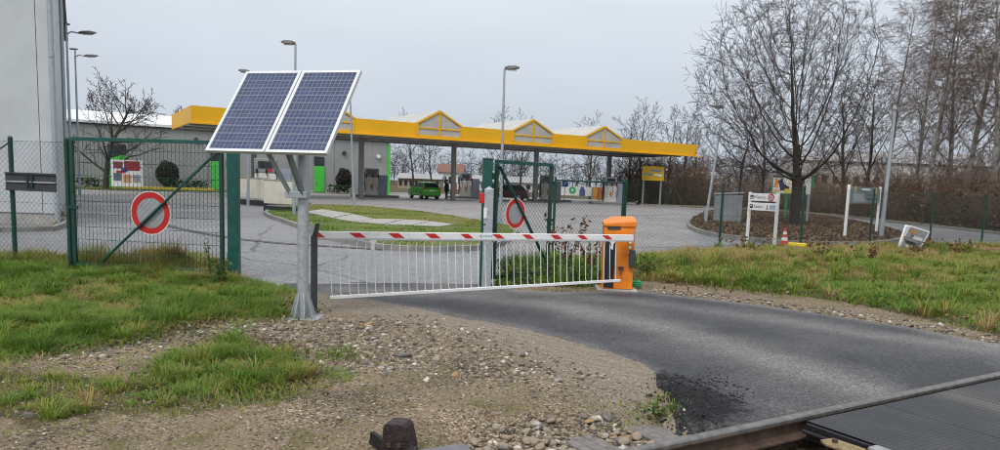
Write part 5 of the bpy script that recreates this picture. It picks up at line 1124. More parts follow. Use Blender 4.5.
# ---- person
def person(label, loc, rz):
    t = thing('person', label, 'person', loc, rz)
    me = bpy.data.meshes.new('body')
    V = [(0, 0, .92), (0, 0, 1.12), (0, 0, 1.34), (0, 0, 1.46), (0, .01, 1.56), (0, .03, 1.68), (.09, 0, .84), (.10, .03, .48), (.10, 0, .09), (.10, .12, .04), (-.09, 0, .84), (-.12, .02, .48), (-.13, -.02, .09), (-.13, .10, .04),
         (.19, 0, 1.38), (.25, .0, 1.12), (.24, .12, .90), (.24, .17, .82), (-.19, 0, 1.38), (-.26, .02, 1.12), (-.22, .2, .98), (-.2, .27, .95)]
    Eg = [(0, 1), (1, 2), (2, 3), (3, 4), (4, 5), (0, 6), (6, 7), (7, 8), (8, 9), (0, 10), (10, 11), (11, 12), (12, 13), (2, 14), (14, 15), (15, 16), (16, 17), (2, 18), (18, 19), (19, 20), (20, 21)]
    rad = [.15, .145, .16, .06, .075, .085, .095, .065, .05, .045, .095, .065, .05, .045, .075, .055, .042, .04, .075, .055, .042, .04]
    me.from_pydata(V, Eg, []); o = link('body', me, t); md = o.modifiers.new('s', 'SKIN'); sk = me.skin_vertices[0].data
    for i, r_ in enumerate(rad): sk[i].radius = (r_ * (1.15 if i < 3 else 1), r_ * (.8 if i < 3 else 1)); sk[i].use_root = (i == 0)
    o.modifiers.new('u', 'SUBSURF').levels = 1
    dg = bpy.context.evaluated_depsgraph_get(); m2 = bpy.data.meshes.new_from_object(o.evaluated_get(dg)); o.modifiers.clear(); o.data = m2; m2.materials.clear()
    for m in (mat('blue jacket', (.012, .03, .065), .8), mat('dark trousers', (.015, .017, .025), .85), M_skin, mat('dark shoes', (.012, .012, .012), .6)): m2.materials.append(m)
    for p in m2.polygons:
        z = p.center.z; x = abs(p.center.x); p.material_index = 2 if (z > 1.48 or (x > .17 and z < .93)) else 0 if (z > .72 or (x > .19)) else 3 if z < .1 else 1; p.use_smooth = True
    b = MB()
    for k in range(4): pass
    bm = bmesh.new(); bmesh.ops.create_uvsphere(bm, u_segments=14, v_segments=10, radius=1)
    for v in bm.verts: v.co = Vector((v.co.x * .105, v.co.y * .115 - .012, v.co.z * .115 + 1.675))
    for f in [f for f in bm.faces if f.calc_center_median().z < 1.60 or (f.calc_center_median().y > .04 and f.calc_center_median().z < 1.71)]: bm.faces.remove(f)
    mh = bpy.data.meshes.new('hair'); bm.to_mesh(mh); bm.free(); mh.materials.append(mat('dark hair', (.02, .014, .01), .7)); link('hair', mh, t)
    b = MB(); b.tube([(0, 0, 1.42), (0, 0, 1.2), (0, 0, .95), (0, 0, .72)], [.13, .20, .205, .225], 16, cap=False); b.build('jacket', MATS['blue jacket'], t, smooth=True)
    return t
w_ = g(446.5, 199.3); person('person in dark blue jacket standing beside the green car', (w_.x, w_.y, 0), R(60))
# ================================================================== SIGNS AND SMALL THINGS ON THE RIGHT
def sign_frame(xa, ya, xb, yb):            # two post bases (pixels) -> origin, axis along, normal, pixel-to-local
    A, B = g(xa, ya, .12), g(xb, yb, .12); A.z = B.z = 0; e = (B - A); L = e.length; e.normalize(); n_ = Vector((e.y, -e.x, 0))
    if n_.y > 0: n_ = -n_
    loc = lambda x, y: (lambda w_: ((w_ - A).dot(e), w_.z))(on_line(x, y, A, e))
    return A, e, n_, L, loc
# direction board: washing / fuelling
A, e, n_, L, loc = sign_frame(747, 240, 774.5, 243.0)
t = thing('direction_sign', 'white two panel direction sign on white posts left of the cone', 'sign', A); SM = Matrix((e, -n_, Vector((0, 0, 1)))).transposed(); o_ = t.location
P = lambda u, z, k=0.: A + e * u + n_ * k + Vector((0, 0, z))
zt = loc(753, 193)[1]; zb = loc(753, 210)[1]; hh = (zt - zb - .05) / 2
for u in (0, L): MB().bar(P(u, .0), P(u, zt + .03), .075, .075, up=n_).build('post', M_white, t, org=o_, bevel=.008)
FM = Matrix((e, Vector((0, 0, 1)), n_)).transposed()
M_ink = mat('black lettering', (.03, .03, .035), .6)
for k, (txt, zc) in enumerate((('Waschen', zt - hh / 2), ('Tanken', zb + hh / 2))):
    pn = MB().box(P(L / 2, zc, .045), (L + .02, .02, hh), mat=SM).build('sign_panel', M_white, t, org=o_, bevel=.004)
    text_mesh(txt, hh * .52, Matrix.Translation(P(.20, zc - hh * .17, .057) - o_) @ FM.to_4x4(), M_ink, 'lettering', pn)
    ic = MB().box(P(.12, zc, .056), (.12, .004, hh * .5), mat=SM); ic.build('pictogram', M_ink, pn, org=o_)
    MB().box(P(.12, zc + (.02 if k else -.02), .059), (.06, .003, hh * .16), mat=SM).build('pictogram', M_white, pn, org=o_)
    if k == 0:
        b = MB(); b.ring(P(L - .20, zc, .0565), e, Vector((0, 0, 1)), .075, .115, .004, 24); b.build('red_circle', M_red, pn, org=o_)
        MB().disc(P(L - .20, zc, .0562), e, Vector((0, 0, 1)), .06, .003, 20).build('pictogram', mat('print grey', (.3, .3, .33), .6), pn, org=o_)
    else:
        MB().prism([P(L - .36, zc - .07, .056), P(L - .28, zc - .07, .056), P(L - .32, zc + .06, .056)], n_ * .004).build('pictogram', mat('print brown', (.25, .10, .06), .6), pn, org=o_)
        for q_ in range(3): MB().box(P(L - .20 + q_ * .07, zc, .0565), (.045, .004, .13), mat=SM).build('pictogram', mat('print bluegrey', (.22, .28, .40), .6), pn, org=o_)
# information board with warning triangles
A, e, n_, L, loc = sign_frame(844.5, 237.5, 876, 233)
t = thing('information_board', 'grey information board with two yellow warning triangles on white posts', 'sign', A); SM = Matrix((e, -n_, Vector((0, 0, 1)))).transposed(); o_ = t.location
P = lambda u, z, k=0.: A + e * u + n_ * k + Vector((0, 0, z))
zt = loc(849, 186)[1]; zb = loc(849, 203.5)[1]
for u in (0, L): MB().bar(P(u, 0), P(u, zt + .05), .09, .09, up=n_).build('post', M_white, t, org=o_, bevel=.008)
bd = MB().box(P(L / 2, (zt + zb) / 2), (L - .12, .05, zt - zb), mat=SM).build('board', mat('board grey green', (.16, .19, .20), .5, 0, .1, 4), t, org=o_)
M_wy = mat('warning yellow', (.78, .52, .02), .5)
for u in (.17, .83):
    c = P(L * u, zt - .10, .028); b = MB(); b.prism([c + e * -.14 + Vector((0, 0, -.10)), c + e * .14 + Vector((0, 0, -.10)), c + Vector((0, 0, .12))], n_ * .006); tr = b.build('warning_triangle', M_wy, bd, org=o_)
    MB().box(c + n_ * .008 + Vector((0, 0, -.02)), (.025, .004, .1), mat=SM).build('pictogram', M_ink, tr, org=o_)
M_pl = mat('board print', (.45, .48, .48), .6); M_pd = mat('board dark print', (.06, .07, .075), .6)
MB().box(P(L * .5, zt - .09, .028), (L * .26, .004, .07), mat=SM).build('printed_line', M_white, bd, org=o_)
rr = random.Random(4)
for k in range(9):
    z = zt - .26 - k * (zt - zb - .34) / 8; ln = rr.uniform(.3, .42) * L
    MB().box(P(.12 * L + ln / 2, z, .0275), (ln, .003, .022), mat=SM).build('printed_line', M_pl, bd, org=o_)
    if k in (1, 5, 6): MB().box(P(.72 * L, z, .0277), (.36 * L, .003, .04), mat=SM).build('printed_line', M_pd, bd, org=o_)
# colourful billboard behind the trunk
A, e, n_, L, loc = sign_frame(771, 217, 803, 220)
t = thing('advert_billboard', 'colourful advert billboard in a green frame left of the big trunk', 'billboard', A); SM = Matrix((e, -n_, Vector((0, 0, 1)))).transposed(); o_ = t.location
P = lambda u, z, k=0.: A + e * u + n_ * k + Vector((0, 0, z)); zt, zb = loc(782, 177)[1], loc(782, 193.5)[1]; hh = zt - zb
M_fr = mat('green frame', (.04, .26, .10), .5)
for u in (L * .42,): MB().bar(P(u, 0, -.06), P(u, zb, -.06), .09, .09, up=n_).build('post', M_fr, t, org=o_)
bd = MB().box(P(L * .34, (zt + zb) / 2), (L * .68, .08, hh), mat=SM).build('board', M_white, t, org=o_)
for u in (0, L * .68): MB().bar(P(u, zb - .02), P(u, zt + .02), .07, .12, up=n_).build('frame_bar', M_fr, t, org=o_)
for z in (zb, zt): MB().bar(P(.0, z), P(L * .68, z), .12, .07).build('frame_bar', M_fr, t, org=o_)
for u, z, a, c, m, rt in ((.17, .62, .2, .55, mat('poster amber', (.62, .30, .08), .6), .15), (.42, .55, .22, .7, mat('poster navy', (.03, .035, .07), .6), -.5), (.62, .32, .3, .4, mat('poster black', (.03, .03, .035), .6), .3), (.72, .16, .28, .26, mat('poster yellow', (.75, .55, .05), .6), 0), (.85, .7, .22, .4, mat('poster pale yellow', (.7, .62, .35), .6), 0), (.2, .16, .3, .22, mat('poster peach', (.7, .42, .25), .6), 0)):
    MB().box(P(L * .68 * u, zb + hh * z, .043 + .001 * (u * 10 // 1)), (L * .68 * a, .004, hh * c), mat=SM @ Matrix.Rotation(rt, 3, 'Y')).build('poster_print', m, bd, org=o_)
A = g(806.5, 222, .12); t = thing('slim_sign_post', 'slim grey post with narrow green and white signs beside the big trunk', 'sign', (A.x, A.y, 0)); zt = at(812, 177, A.y).z
MB().bar((.0, 0, 0), (.0, 0, zt), .1, .1, up=(0, 1, 0)).build('post', M_galvd, t); MB().box((-.12, -.07, zt - .45), (.3, .04, .9)).build('sign_panel', M_white, t); MB().box((.12, -.06, zt - .25), (.16, .04, .7)).build('sign_panel', M_fr, t)
# traffic cone
c = g(784, 246); t = thing('traffic_cone', 'small red and white traffic cone at the kerb', 'traffic cone', (c.x, c.y, .0)); H_ = .54
MB().box((0, 0, .02), (.34, .34, .04)).build('base', mat('cone red', (.62, .06, .02), .5), t, bevel=.02)
rc = lambda z: .13 - .105 * z / H_
for z0, z1, m in ((.035, .17, MATS['cone red']), (.17, .265, M_white), (.265, .355, MATS['cone red']), (.355, .435, M_white), (.435, H_, MATS['cone red'])):
    b = MB(); b.tube([(0, 0, z0), (0, 0, z1)], [rc(z0), rc(z1)], 18, cap=z1 == H_); b.build('cone_band', m, t, smooth=True)
a, c = g(788, 246.6, .1), g(806, 247.6, .1); o = MB().bar((a.x, a.y, .17), (c.x, c.y, .17), .12, .1).build('plastic_strip', mat('yellow plastic', (.70, .50, .02), .5), None, bevel=.02); tag(o, 'bright yellow plastic strip on the kerb beside the cone', 'kerb marker')
# utility box
A = g(709, 221.5, .12); t = thing('utility_box', 'grey slatted metal utility box beside the leaning lamp', 'utility box', (A.x + 1.0, A.y + .5, 0)); zt = at(718, 194.5, A.y + .5).z
MB().box((0, 0, zt / 2), (1.25, 1.0, zt), -.25).build('body', mat('utility grey', (.26, .29, .30), .5, .3, .15, 3, dirt=.3), t, bevel=.02)
for k in range(6): MB().box((Matrix.Rotation(-.25, 3, 'Z') @ Vector((-.51 + k * .205, -.51, zt * .52))), (.17, .03, zt * .82), -.25).build('slat', MATS['utility grey'], t)
b = MB(); b.prism([Matrix.Rotation(-.25, 3, 'Z') @ Vector(v) for v in ((-.68, -.55, zt), (.68, -.55, zt + .1), (.68, -.55, zt + .16), (-.68, -.55, zt + .06))], Matrix.Rotation(-.25, 3, 'Z') @ Vector((0, 1.1, 0))); b.build('lid', M_galvd, t)
# A-frame sign lying against the fence
A = g(915, 253); t = thing('a_frame_sign', 'tilted white A-frame pavement sign standing by the fence', 'sign', (A.x, A.y + .4, 0), R(-16)); t.rotation_euler = (0, R(16), R(-16)); t.scale = (.8, .8, .8)
for k, sy in enumerate((-1, 1)):
    tm = Matrix.Rotation(sy * R(-18), 3, 'X'); cc = Vector((0, sy * .17, .46)); fr = MB()
    for u in (-.33, .33): fr.box(cc + tm @ Vector((u, 0, 0)), (.05, .03, .95), mat=tm)
    for v in (-.4, .455): fr.box(cc + tm @ Vector((0, .0, v)), (.62, .028, .05), mat=tm)
    fr.build('frame', M_white, t); MB().box(cc + tm @ Vector((0, .002, .03)), (.61, .012, .82), mat=tm).build('panel', mat('a-frame print', (.30, .33, .36), .5, 0, .3, 6), t)
    if k == 0:
        for u, v, a_, b_, m in ((-.12, .3, .2, .12, MATS['poster amber']), (.1, .1, .3, .12, M_white), (-.05, -.12, .36, .1, MATS['poster navy']), (.05, -.28, .4, .08, M_white)): MB().box(cc + tm @ Vector((u, -.008, v)), (a_, .004, b_), mat=tm).build('poster_print', m, t)
A = g(940, 248); o = bush('red_flower_pot', 'tiny red flowering plant at the foot of a fence post', (A.x, A.y + .8, .1), (.08, .08, .12), 40, mat('red petals', (.45, .02, .04), .6), .035, cat='plant')
# yellow billboard, banners and parking sign beyond the canopy
A, B = at(642.5, 166, 69), at(663.5, 181, 69); t = thing('yellow_billboard', 'yellow road billboard with pale stripes below the canopy end', 'billboard', (A.x, 69, 0))
MB().box(((B.x - A.x) / 2, 0, (A.z + B.z) / 2), (B.x - A.x, .15, A.z - B.z)).build('board', mat('billboard yellow', (.66, .42, .02), .5, 0, .2, .6), t)
for u, z, w_ in ((.62, .7, .5), (.25, .45, .4), (.72, .4, .36)): MB().box(((B.x - A.x) * u, -.085, B.z + (A.z - B.z) * z), ((B.x - A.x) * w_, .02, .18), mat=Matrix.Rotation(.12, 3, 'Y')).build('pale_stripe', MATS['print bluegrey'] if u != .72 else M_white, t)
for u in (.1, .9): MB().tube([((B.x - A.x) * u, .1, 0), ((B.x - A.x) * u, .1, B.z)], .09, 8).build('post', M_galvd, t)
A, B = at(557.5, 186, 80), at(591, 201, 80); t = thing('banner', 'white banner with green disc and blue figure behind the pumps', 'banner', (A.x, 80, 0)); z0 = .5; z1 = A.z
MB().box(((B.x - A.x) / 2, 0, (z0 + z1) / 2), (B.x - A.x, .06, z1 - z0)).build('cloth', M_white, t)
MB().disc(((B.x - A.x) * .44, -.035, (z0 + z1) / 2 + .1), Vector((1, 0, 0)), Vector((0, 0, 1)), .38, .02, 24).build('green_disc', mat('banner green', (.03, .40, .12), .5), t)
MB().disc(((B.x - A.x) * .44, -.06, (z0 + z1) / 2 + .1), Vector((1, 0, 0)), Vector((0, 0, 1)), .14, .02, 16).build('disc_centre', M_white, t)
b = MB(); cx_ = (B.x - A.x) * .73; zc = (z0 + z1) / 2; b.prism([(cx_ - .3, -.04, zc - .5), (cx_ + .3, -.04, zc - .5), (cx_ + .32, -.04, zc + .1), (cx_ + .1, -.04, zc + .5), (cx_ - .1, -.04, zc + .5), (cx_ - .32, -.04, zc + .1)], (0, -.01, 0)); b.build('blue_figure', mat('banner blue', (.09, .11, .30), .5), t)
for u in (0, 1): MB().tube([((B.x - A.x) * u, .05, 0), ((B.x - A.x) * u, .05, z1)], .05, 8).build('post', M_galvd, t)
A, B = at(593.5, 187, 80), at(606, 200, 80); t = thing('orange_poster', 'square orange patterned poster right of the white banner', 'poster', (A.x, 80, 0))
MB().box(((B.x - A.x) / 2, 0, (A.z + B.z) / 2), (B.x - A.x, .06, A.z - B.z)).build('board', mat('poster strong orange', (.72, .34, .04), .5, 0, .25, 3), t)
for u in (.3, .65): MB().box(((B.x - A.x) * u, -.04, (A.z + B.z) / 2 + .15), (.22, .02, .28)).build('poster_print', MATS['banner blue'] if u > .5 else MATS['poster peach'], t)
MB().tube([((B.x - A.x) / 2, .06, 0), ((B.x - A.x) / 2, .06, B.z)], .05, 8).build('post', M_galvd, t)
for x, y, Yd, s_, lb in ((565, 183.5, 76, .62, 'square blue sign on a pole above the white banner'), (468.5, 173.5, 90, .6, 'small blue sign on a pole behind the fuel pump')):
    A = at(x, y, Yd); t = thing('blue_sign', lb, 'sign', (A.x, A.y, 0)); MB().tube([(0, .05, 0), (0, .05, A.z + s_ * .5)], .04, 8).build('pole', M_galvd, t); MB().box((0, 0, A.z), (s_, .03, s_ * 1.1)).build('sign_panel', M_blue, t, bevel=.02)
    MB().box((-.06, -.02, A.z), (.08, .012, s_ * .6)).build('pictogram', M_white, t)
    MB().ring((.02, -.016, A.z + .1), Vector((1, 0, 0)), Vector((0, 0, 1)), .06, .13, .01, 18).build('pictogram', M_white, t)
# ================================================================== TREES
def tree_segs(seed, spec):
    """spec: list of levels dict(n, ang, len, up, seg, r, wig, start); returns P0,P1,R0,R1"""
    r = np.random.default_rng(seed); out = []
    def grow(p, d, L, rad, lv):
        s = spec[lv]; n = s['seg']; pts = [p]; dd = d.copy(); rs = [rad]; tip = rad * s.get('tip', .3)
        for i in range(n):
            dd = dd + r.normal(size=3) * s['wig'] + np.array([0, 0, s['up']]); dd /= np.linalg.norm(dd); p = p + dd * L / n; pts.append(p); rs.append(rad + (tip - rad) * (i + 1) / n)
        for i in range(n): out.append((pts[i], pts[i + 1], rs[i], rs[i + 1], lv))
        if lv + 1 < len(spec):
            c = spec[lv + 1]; k = max(1, int(c['n'] * (.75 + .5 * r.random())))
            az0 = r.random() * 6.28
            for j in range(k):
                f = c['start'] + (1 - c['start']) * ((j + r.random() * .8) / k); f = min(f, .98); q_ = f * n; i = min(int(q_), n - 1); pp0 = pts[i] + (pts[i + 1] - pts[i]) * (q_ - i)
                ax = pts[i + 1] - pts[i]; ax = ax / np.linalg.norm(ax); a = az0 + j * 2.4 + r.normal() * .4; o = np.cross(ax, [0, 0, 1.]) if abs(ax[2]) < .95 else np.array([1., 0, 0]); o /= np.linalg.norm(o); o2 = np.cross(ax, o)
                an_ = c['ang'] * (.75 + .5 * r.random()); nd = ax * math.cos(an_) + (o * math.cos(a) + o2 * math.sin(a)) * math.sin(an_)
                rr_ = rs[i] + (rs[i + 1] - rs[i]) * (q_ - i)
                grow(pp0, nd, L * c['len'] * (1 - c.get('tapl', .45) * f) * (.75 + .5 * r.random()), min(rr_ * c['r'], rr_ * .9), lv + 1)
    s0 = spec[0]
    for k in range(s0.get('stems', 1)):
        a = k * 6.28 / max(1, s0.get('stems', 1)) + r.random(); tl = s0.get('spread', 0.); grow(np.zeros(3), np.array([math.cos(a) * tl, math.sin(a) * tl, 1.]), s0['L'] * (.85 + .3 * r.random() if s0.get('stems', 1) > 1 else 1), s0['R'], 0)
    return out
def tree(name, label, loc, seed, spec, bark, twig, minr=.004, cut=2, cat='tree', group=None, rz=0, scale=1):
    sg = tree_segs(seed, spec); t = thing(name, label, cat, loc, rz, group); t.scale = (scale,) * 3
    for nm, test, m, n in (('trunk', lambda l: l < cut, bark, 7), ('crown', lambda l: l >= cut, twig, 3)):
        q_ = [x for x in sg if test(x[4])]
        V, Fq = seg_tubes(np.array([x[0] for x in q_]), np.array([x[1] for x in q_]), np.maximum(np.array([x[2] for x in q_]), minr), np.maximum(np.array([x[3] for x in q_]), minr), n)
        link(nm, np_mesh(nm, V, Fq, m, smooth=(n > 4)), t)
    return t
# big spreading bare tree
from mathutils.kdtree import KDTree
def crown_tree(name, label, loc, seed, trunk_h, c, rad, npts, step=.26, kill=.42, reach=3.2, tip=.0065, r_trunk=.28, minr=.0075):
    """branches grow towards points spread through a rounded crown"""
    r = np.random.default_rng(seed); d = r.normal(size=(npts, 3)); d /= np.linalg.norm(d, axis=1, keepdims=True); rr = r.random(npts) ** .42
    A_ = np.array(c) + d * rr[:, None] * np.array(rad); A_ = A_[(A_[:, 2] > trunk_h * .8) & (A_[:, 2] > c[2] - rad[2] * .86)]
    nodes = [np.array([0, 0, z]) for z in np.arange(0, trunk_h, step)]; par = [-1] + list(range(len(nodes) - 1))
    alive = np.ones(len(A_), bool)
    for it in range(90):
        kd = KDTree(len(nodes))
        for i, p in enumerate(nodes): kd.insert(p, i)
        kd.balance(); pull = {}
        idx = np.nonzero(alive)[0]
        if len(idx) == 0: break
        for a in idx:
            _, i, dist = kd.find(A_[a])
            if dist < kill: alive[a] = False; continue
            if dist < reach or it < 25: pull.setdefault(i, []).append((A_[a] - nodes[i]) / dist)
        if not pull: break
        new = []
        for i, vs in pull.items():
            v = np.mean(vs, 0) + r.normal(size=3) * .07 + np.array([0, 0, .10]); nv = np.linalg.norm(v)
            if nv < 1e-3: continue
            p = nodes[i] + v / nv * step
            new.append((p, i))
        n0 = len(nodes)
        for p, i in new: nodes.append(p); par.append(i)
        if len(nodes) > 9000: break
    N = len(nodes); area = np.zeros(N); kids = np.zeros(N, int)
    for i in range(N - 1, 0, -1):
        if kids[i] == 0: area[i] += tip ** 1.72
        area[par[i]] += area[i]; kids[par[i]] += 1
    R_ = area ** (1 / 1.72); R_ = R_ * (r_trunk / R_[1]); R_ = np.maximum(R_, tip * .8)
    P_ = np.array(nodes); pa = np.array(par); ii = np.arange(1, N)
    seg = [(P_[pa[i]], P_[i], min(R_[pa[i]], R_[i] * 1.6), R_[i]) for i in ii]
    tw = []
    thin_ = ii[R_[ii] < .03]
    for i in thin_:
        dd = P_[i] - P_[pa[i]]; dd /= np.linalg.norm(dd)
        for _ in range(4 if kids[i] == 0 else (1 if r.random() < .5 else 2)):
            v = dd + r.normal(size=3) * .55 + np.array([0, 0, .15]); v /= np.linalg.norm(v); L1 = r.uniform(.25, .75); m = P_[i] + v * L1 * .5; v2 = v + r.normal(size=3) * .2; e = m + v2 * L1 * .5
            tw += [(P_[i], m, minr, minr * .9), (m, e, minr * .9, minr * .7)]
            if r.random() < .5: v3 = v + r.normal(size=3) * .6; tw.append((m, m + v3 * L1 * .4, minr * .8, minr * .6))
    t = thing(name, label, 'tree', loc)
    th = [q for q in seg if q[3] >= .035]; fi = [q for q in seg if q[3] < .035] + tw
    for nm, q_, m, n in (('trunk', th, M_bark, 8), ('crown', fi, M_twig, 3)):
        V, Fq = seg_tubes(np.array([x[0] for x in q_]), np.array([x[1] for x in q_]), np.array([max(x[2], minr) for x in q_]), np.array([max(x[3], minr * .7) for x in q_]), n); link(nm, np_mesh(nm, V, Fq, m, smooth=(n > 4)), t)
    return t
w_ = g(794, 225, .1); k_ = w_.y / 38.
crown_tree('bare_tree', 'big rounded bare tree with dark trunk behind the direction sign', (w_.x, w_.y, .05), 5, 2.4 * k_, (-.95 * k_, 0, 6.9 * k_), (5.0 * k_, 4.7 * k_, 5.5 * k_), 4600, kill=.38, r_trunk=.25)
# second darker tree just behind, left of it
MEDT = [dict(L=9.5, R=.17, seg=9, wig=.05, up=.05, tip=.15), dict(n=14, ang=.7, len=.5, start=.22, up=.06, seg=6, r=.5, wig=.09, tapl=.5, tip=.15), dict(n=8, ang=.7, len=.45, start=.2, up=.03, seg=4, r=.55, wig=.12, tip=.25), dict(n=6, ang=.65, len=.45, start=.2, up=.02, seg=3, r=.6, wig=.13, tip=.4)]
def far_tree(x, y_base, Yd, h, seed, label, spec=MEDT, bark=M_bark, twig=M_twig, name='bare_tree', group='bare trees beyond the lot', minr=.012):
    p = at(x, 190, Yd); return tree(name, label, (p.x, Yd, 0), seed, spec, bark, twig, minr, 2, group=group, scale=h / spec[0]['L'])
BIRCH = [dict(L=17, R=.21, seg=12, wig=.03, up=.04, tip=.12), dict(n=26, ang=.75, len=.33, start=.2, up=.05, seg=6, r=.38, wig=.07, tapl=.6, tip=.15), dict(n=9, ang=.7, len=.55, start=.25, up=-.06, seg=4, r=.5, wig=.1, tip=.25), dict(n=11, ang=.7, len=.6, start=.1, up=-.30, seg=4, r=.6, wig=.1, tapl=.2, tip=.5)]
for x, Yd, h, sd, lb in ((884, 54, 14.5, 27, 'slender birch rising above the information board'), (912, 50, 15, 21, 'dark stemmed birch left of the lamp by the information board'), (927, 47, 15.5, 22, 'forked birch just right of the lamp head'), (948, 52, 16, 28, 'slim birch between the forked and the white barked birch'), (966, 44, 17, 23, 'tall white barked birch in the right part'), (992, 41, 15, 24, 'birch at the right edge of the picture'), (1030, 40, 16, 26, 'birch whose twigs hang in from the right edge')):
    far_tree(x, 0, Yd, h, sd, lb, BIRCH, M_birch, M_twig2, 'birch_tree', 'birches beyond the far road', .009)
# small tree by the shop on the left
SMALL = [dict(L=5.2, R=.17, seg=7, wig=.08, up=.03, tip=.3), dict(n=16, ang=1.0, len=.85, start=.16, up=.05, seg=6, r=.55, wig=.09, tapl=.5, tip=.15), dict(n=8, ang=.7, len=.45, start=.2, up=.03, seg=4, r=.55, wig=.1, tip=.2), dict(n=5, ang=.65, len=.45, start=.2, up=.02, seg=3, r=.6, wig=.12, tip=.4)]
w_ = on_line(106, 187, WP + WN * 6.5, WD); tree('bare_tree', 'small rounded bare tree in front of the grey shop on the left', (w_.x, w_.y, .1), 31, SMALL, M_bark, M_twig, .012, 2, scale=1.33)
# trees behind the canopy
for k, (x, Yd, h, sd, lb) in enumerate(((413, 105, 9.5, 41, 'bare tree behind the left end of the green car'), (432, 110, 9, 42, 'bare tree above the roof of the green car'), (503, 95, 9.5, 43, 'bare tree behind the lamp at the open gate'), (520, 92, 9, 44, 'bare tree behind the open gate leaf'), (590, 88, 8.5, 45, 'bare tree left of the last canopy column'), (628, 84, 8.5, 46, 'bare tree right of the last canopy column'), (640, 92, 10.5, 47, 'taller bare tree rising above the canopy end'), (666, 82, 9, 48, 'bare tree right of the yellow billboard'), (682, 84, 9.5, 49, 'bare tree below the right end of the canopy'), (693, 78, 7, 50, 'bare tree just right of the canopy end'), (740, 62, 8, 51, 'bare tree behind the utility box'), (762, 58, 8, 52, 'bare tree behind the direction sign'), (845, 60, 10, 53, 'bare tree behind the information board'), (870, 56, 9.5, 54, 'bare tree right of the information board'))):
    far_tree(x, 0, Yd, h, sd, lb)
for k, (x, Yd, h, sd, lb) in enumerate(((90, 150, 15, 61, 'distant bare tree behind the small tree on the left'), (158, 160, 15, 62, 'distant bare tree above the shop roof left of the canopy'), (178, 165, 14, 63, 'distant bare tree touching the left end of the canopy'), (128, 155, 14, 64, 'distant bare tree behind the white shop roof'))):
    far_tree(x, 0, Yd, h, sd, lb, minr=.025, group='distant bare trees behind the shop')
# brushwood under the birches: reads as one mass
edgeY = lambda x: np.interp(x, [640, 700, 770, 830, 900, 1000, 1090], [p.y for p in fs_[::-1]])
def belt(label, n, xr, d0, d1, hr, seed, twig, th=.012, tw=10):
    r = np.random.default_rng(seed); A0, B0, R0, R1 = [], [], [], []
    for k in range(n):
        x = r.uniform(*xr); Yd = edgeY(x) + r.uniform(d0, d1); p = at(x, 195, Yd); h = r.uniform(*hr); b0 = np.array([p.x, Yd, 0.]); top = b0 + np.array([r.normal() * .2, r.normal() * .2, 1.]) * h
        mid = (b0 + top) / 2 + r.normal(size=3) * .08 * h; A0 += [b0, mid]; B0 += [mid, top]; R0 += [th * 1.8, th * 1.4]; R1 += [th * 1.4, th * .6]
        for j in range(tw):
            q_ = b0 + (top - b0) * r.uniform(.1, 1); l = h * r.uniform(.12, .4); dd = r.normal(size=3); dd[2] = abs(dd[2]) * .7; dd /= np.linalg.norm(dd)
            A0.append(q_); B0.append(q_ + dd * l); R0.append(th * .8); R1.append(th * .5)
            for _ in range(2): g_ = q_ + dd * l * r.uniform(.3, .9); A0.append(g_); B0.append(g_ + (dd + r.normal(size=3) * .6) * l * .45); R0.append(th * .6); R1.append(th * .4)
    V, Fq = seg_tubes(np.array(A0), np.array(B0), np.array(R0), np.array(R1), 3)
    return tag(link('brushwood', np_mesh('brushwood', V, Fq, twig)), label, 'undergrowth', kind='stuff')
belt('dense brown brushwood along the far road on the right', 1000, (690, 1110), 2.5, 9, (.7, 3.4), 71, M_hedge, .011, 12)
belt('taller brown undergrowth behind the birches', 450, (690, 1120), 8, 24, (2.5, 5.5), 72, M_twig2, .014, 13)
belt('brown hedge of bare stems under the canopy end', 420, (615, 705), 2, 10, (1.0, 4.6), 73, M_hedge, .017, 11)
# low leaf litter mounds and ivy in the brush
r_ = np.random.default_rng(74); n_ = 26000; xx = r_.uniform(640, 1110, n_); YY = edgeY(xx) + r_.uniform(2.2, 12, n_); pts = np.array([tuple(at(x, 195, y)) for x, y in zip(xx, YY)]); pts[:, 2] = (r_.random(n_) ** 2.2) * 2.6
leaves('dead_leaves', pts, .09, 'dead brown leaves caught in the brushwood on the right', M_leafmix)
# ---------------------------------------------------------------- far background
def house(label, x0, x1, yt, yb_, Yd, wall, roofm, roof_h=2., floors=2, nwin=6, name='house', cat='building', grp=None):
    A, B = at(x0, yt, Yd), at(x1, yt, Yd); W_ = B.x - A.x; zt = A.z; t = thing(name, label, cat, (A.x, Yd, 0), group=grp)
    MB().box((W_ / 2, 4, zt / 2), (W_, 8, zt)).build('wall', wall, t)
    b = MB(); b.prism([(-.4, -.5, zt), (-.4, 8.5, zt), (-.4, 4, zt + roof_h)], (W_ + .8, 0, 0)); b.build('roof', roofm, t)
    for f in range(floors):
        for k in range(nwin):
            wv = MB().box((W_ * (k + .5) / nwin, -.03, zt * (f + .55) / floors), (min(1.3, W_ / nwin * .5), .08, min(1.4, zt / floors * .5))).build('window', M_glass, t)
    return t
M_hw = mat('far white render', (.60, .59, .57), .8, 0, .06, .3); M_hr = mat('far red roof', (.17, .085, .065), .8, 0, .15, .4); M_hg = mat('far grey roof', (.28, .28, .29), .7, 0, .1, .3); M_ho = mat('far ochre wall', (.30, .25, .17), .8, 0, .1, .3)
house('distant pale house with red roof behind the green car', 438, 462, 172, 190, 150, M_hw, M_hr, 1.8, 1, 5)
house('distant long ochre building left of the green car', 398, 440, 178, 190, 135, M_ho, M_hg, 1.0, 1, 8)
house('distant grey hall seen through the trees at the far right', 800, 1010, 160, 190, 130, M_hw, M_hg, 2.2, 1, 20)
house('distant white hall behind the banner', 470, 560, 181, 195, 140, M_hw, M_hg, 1.2, 1, 10)
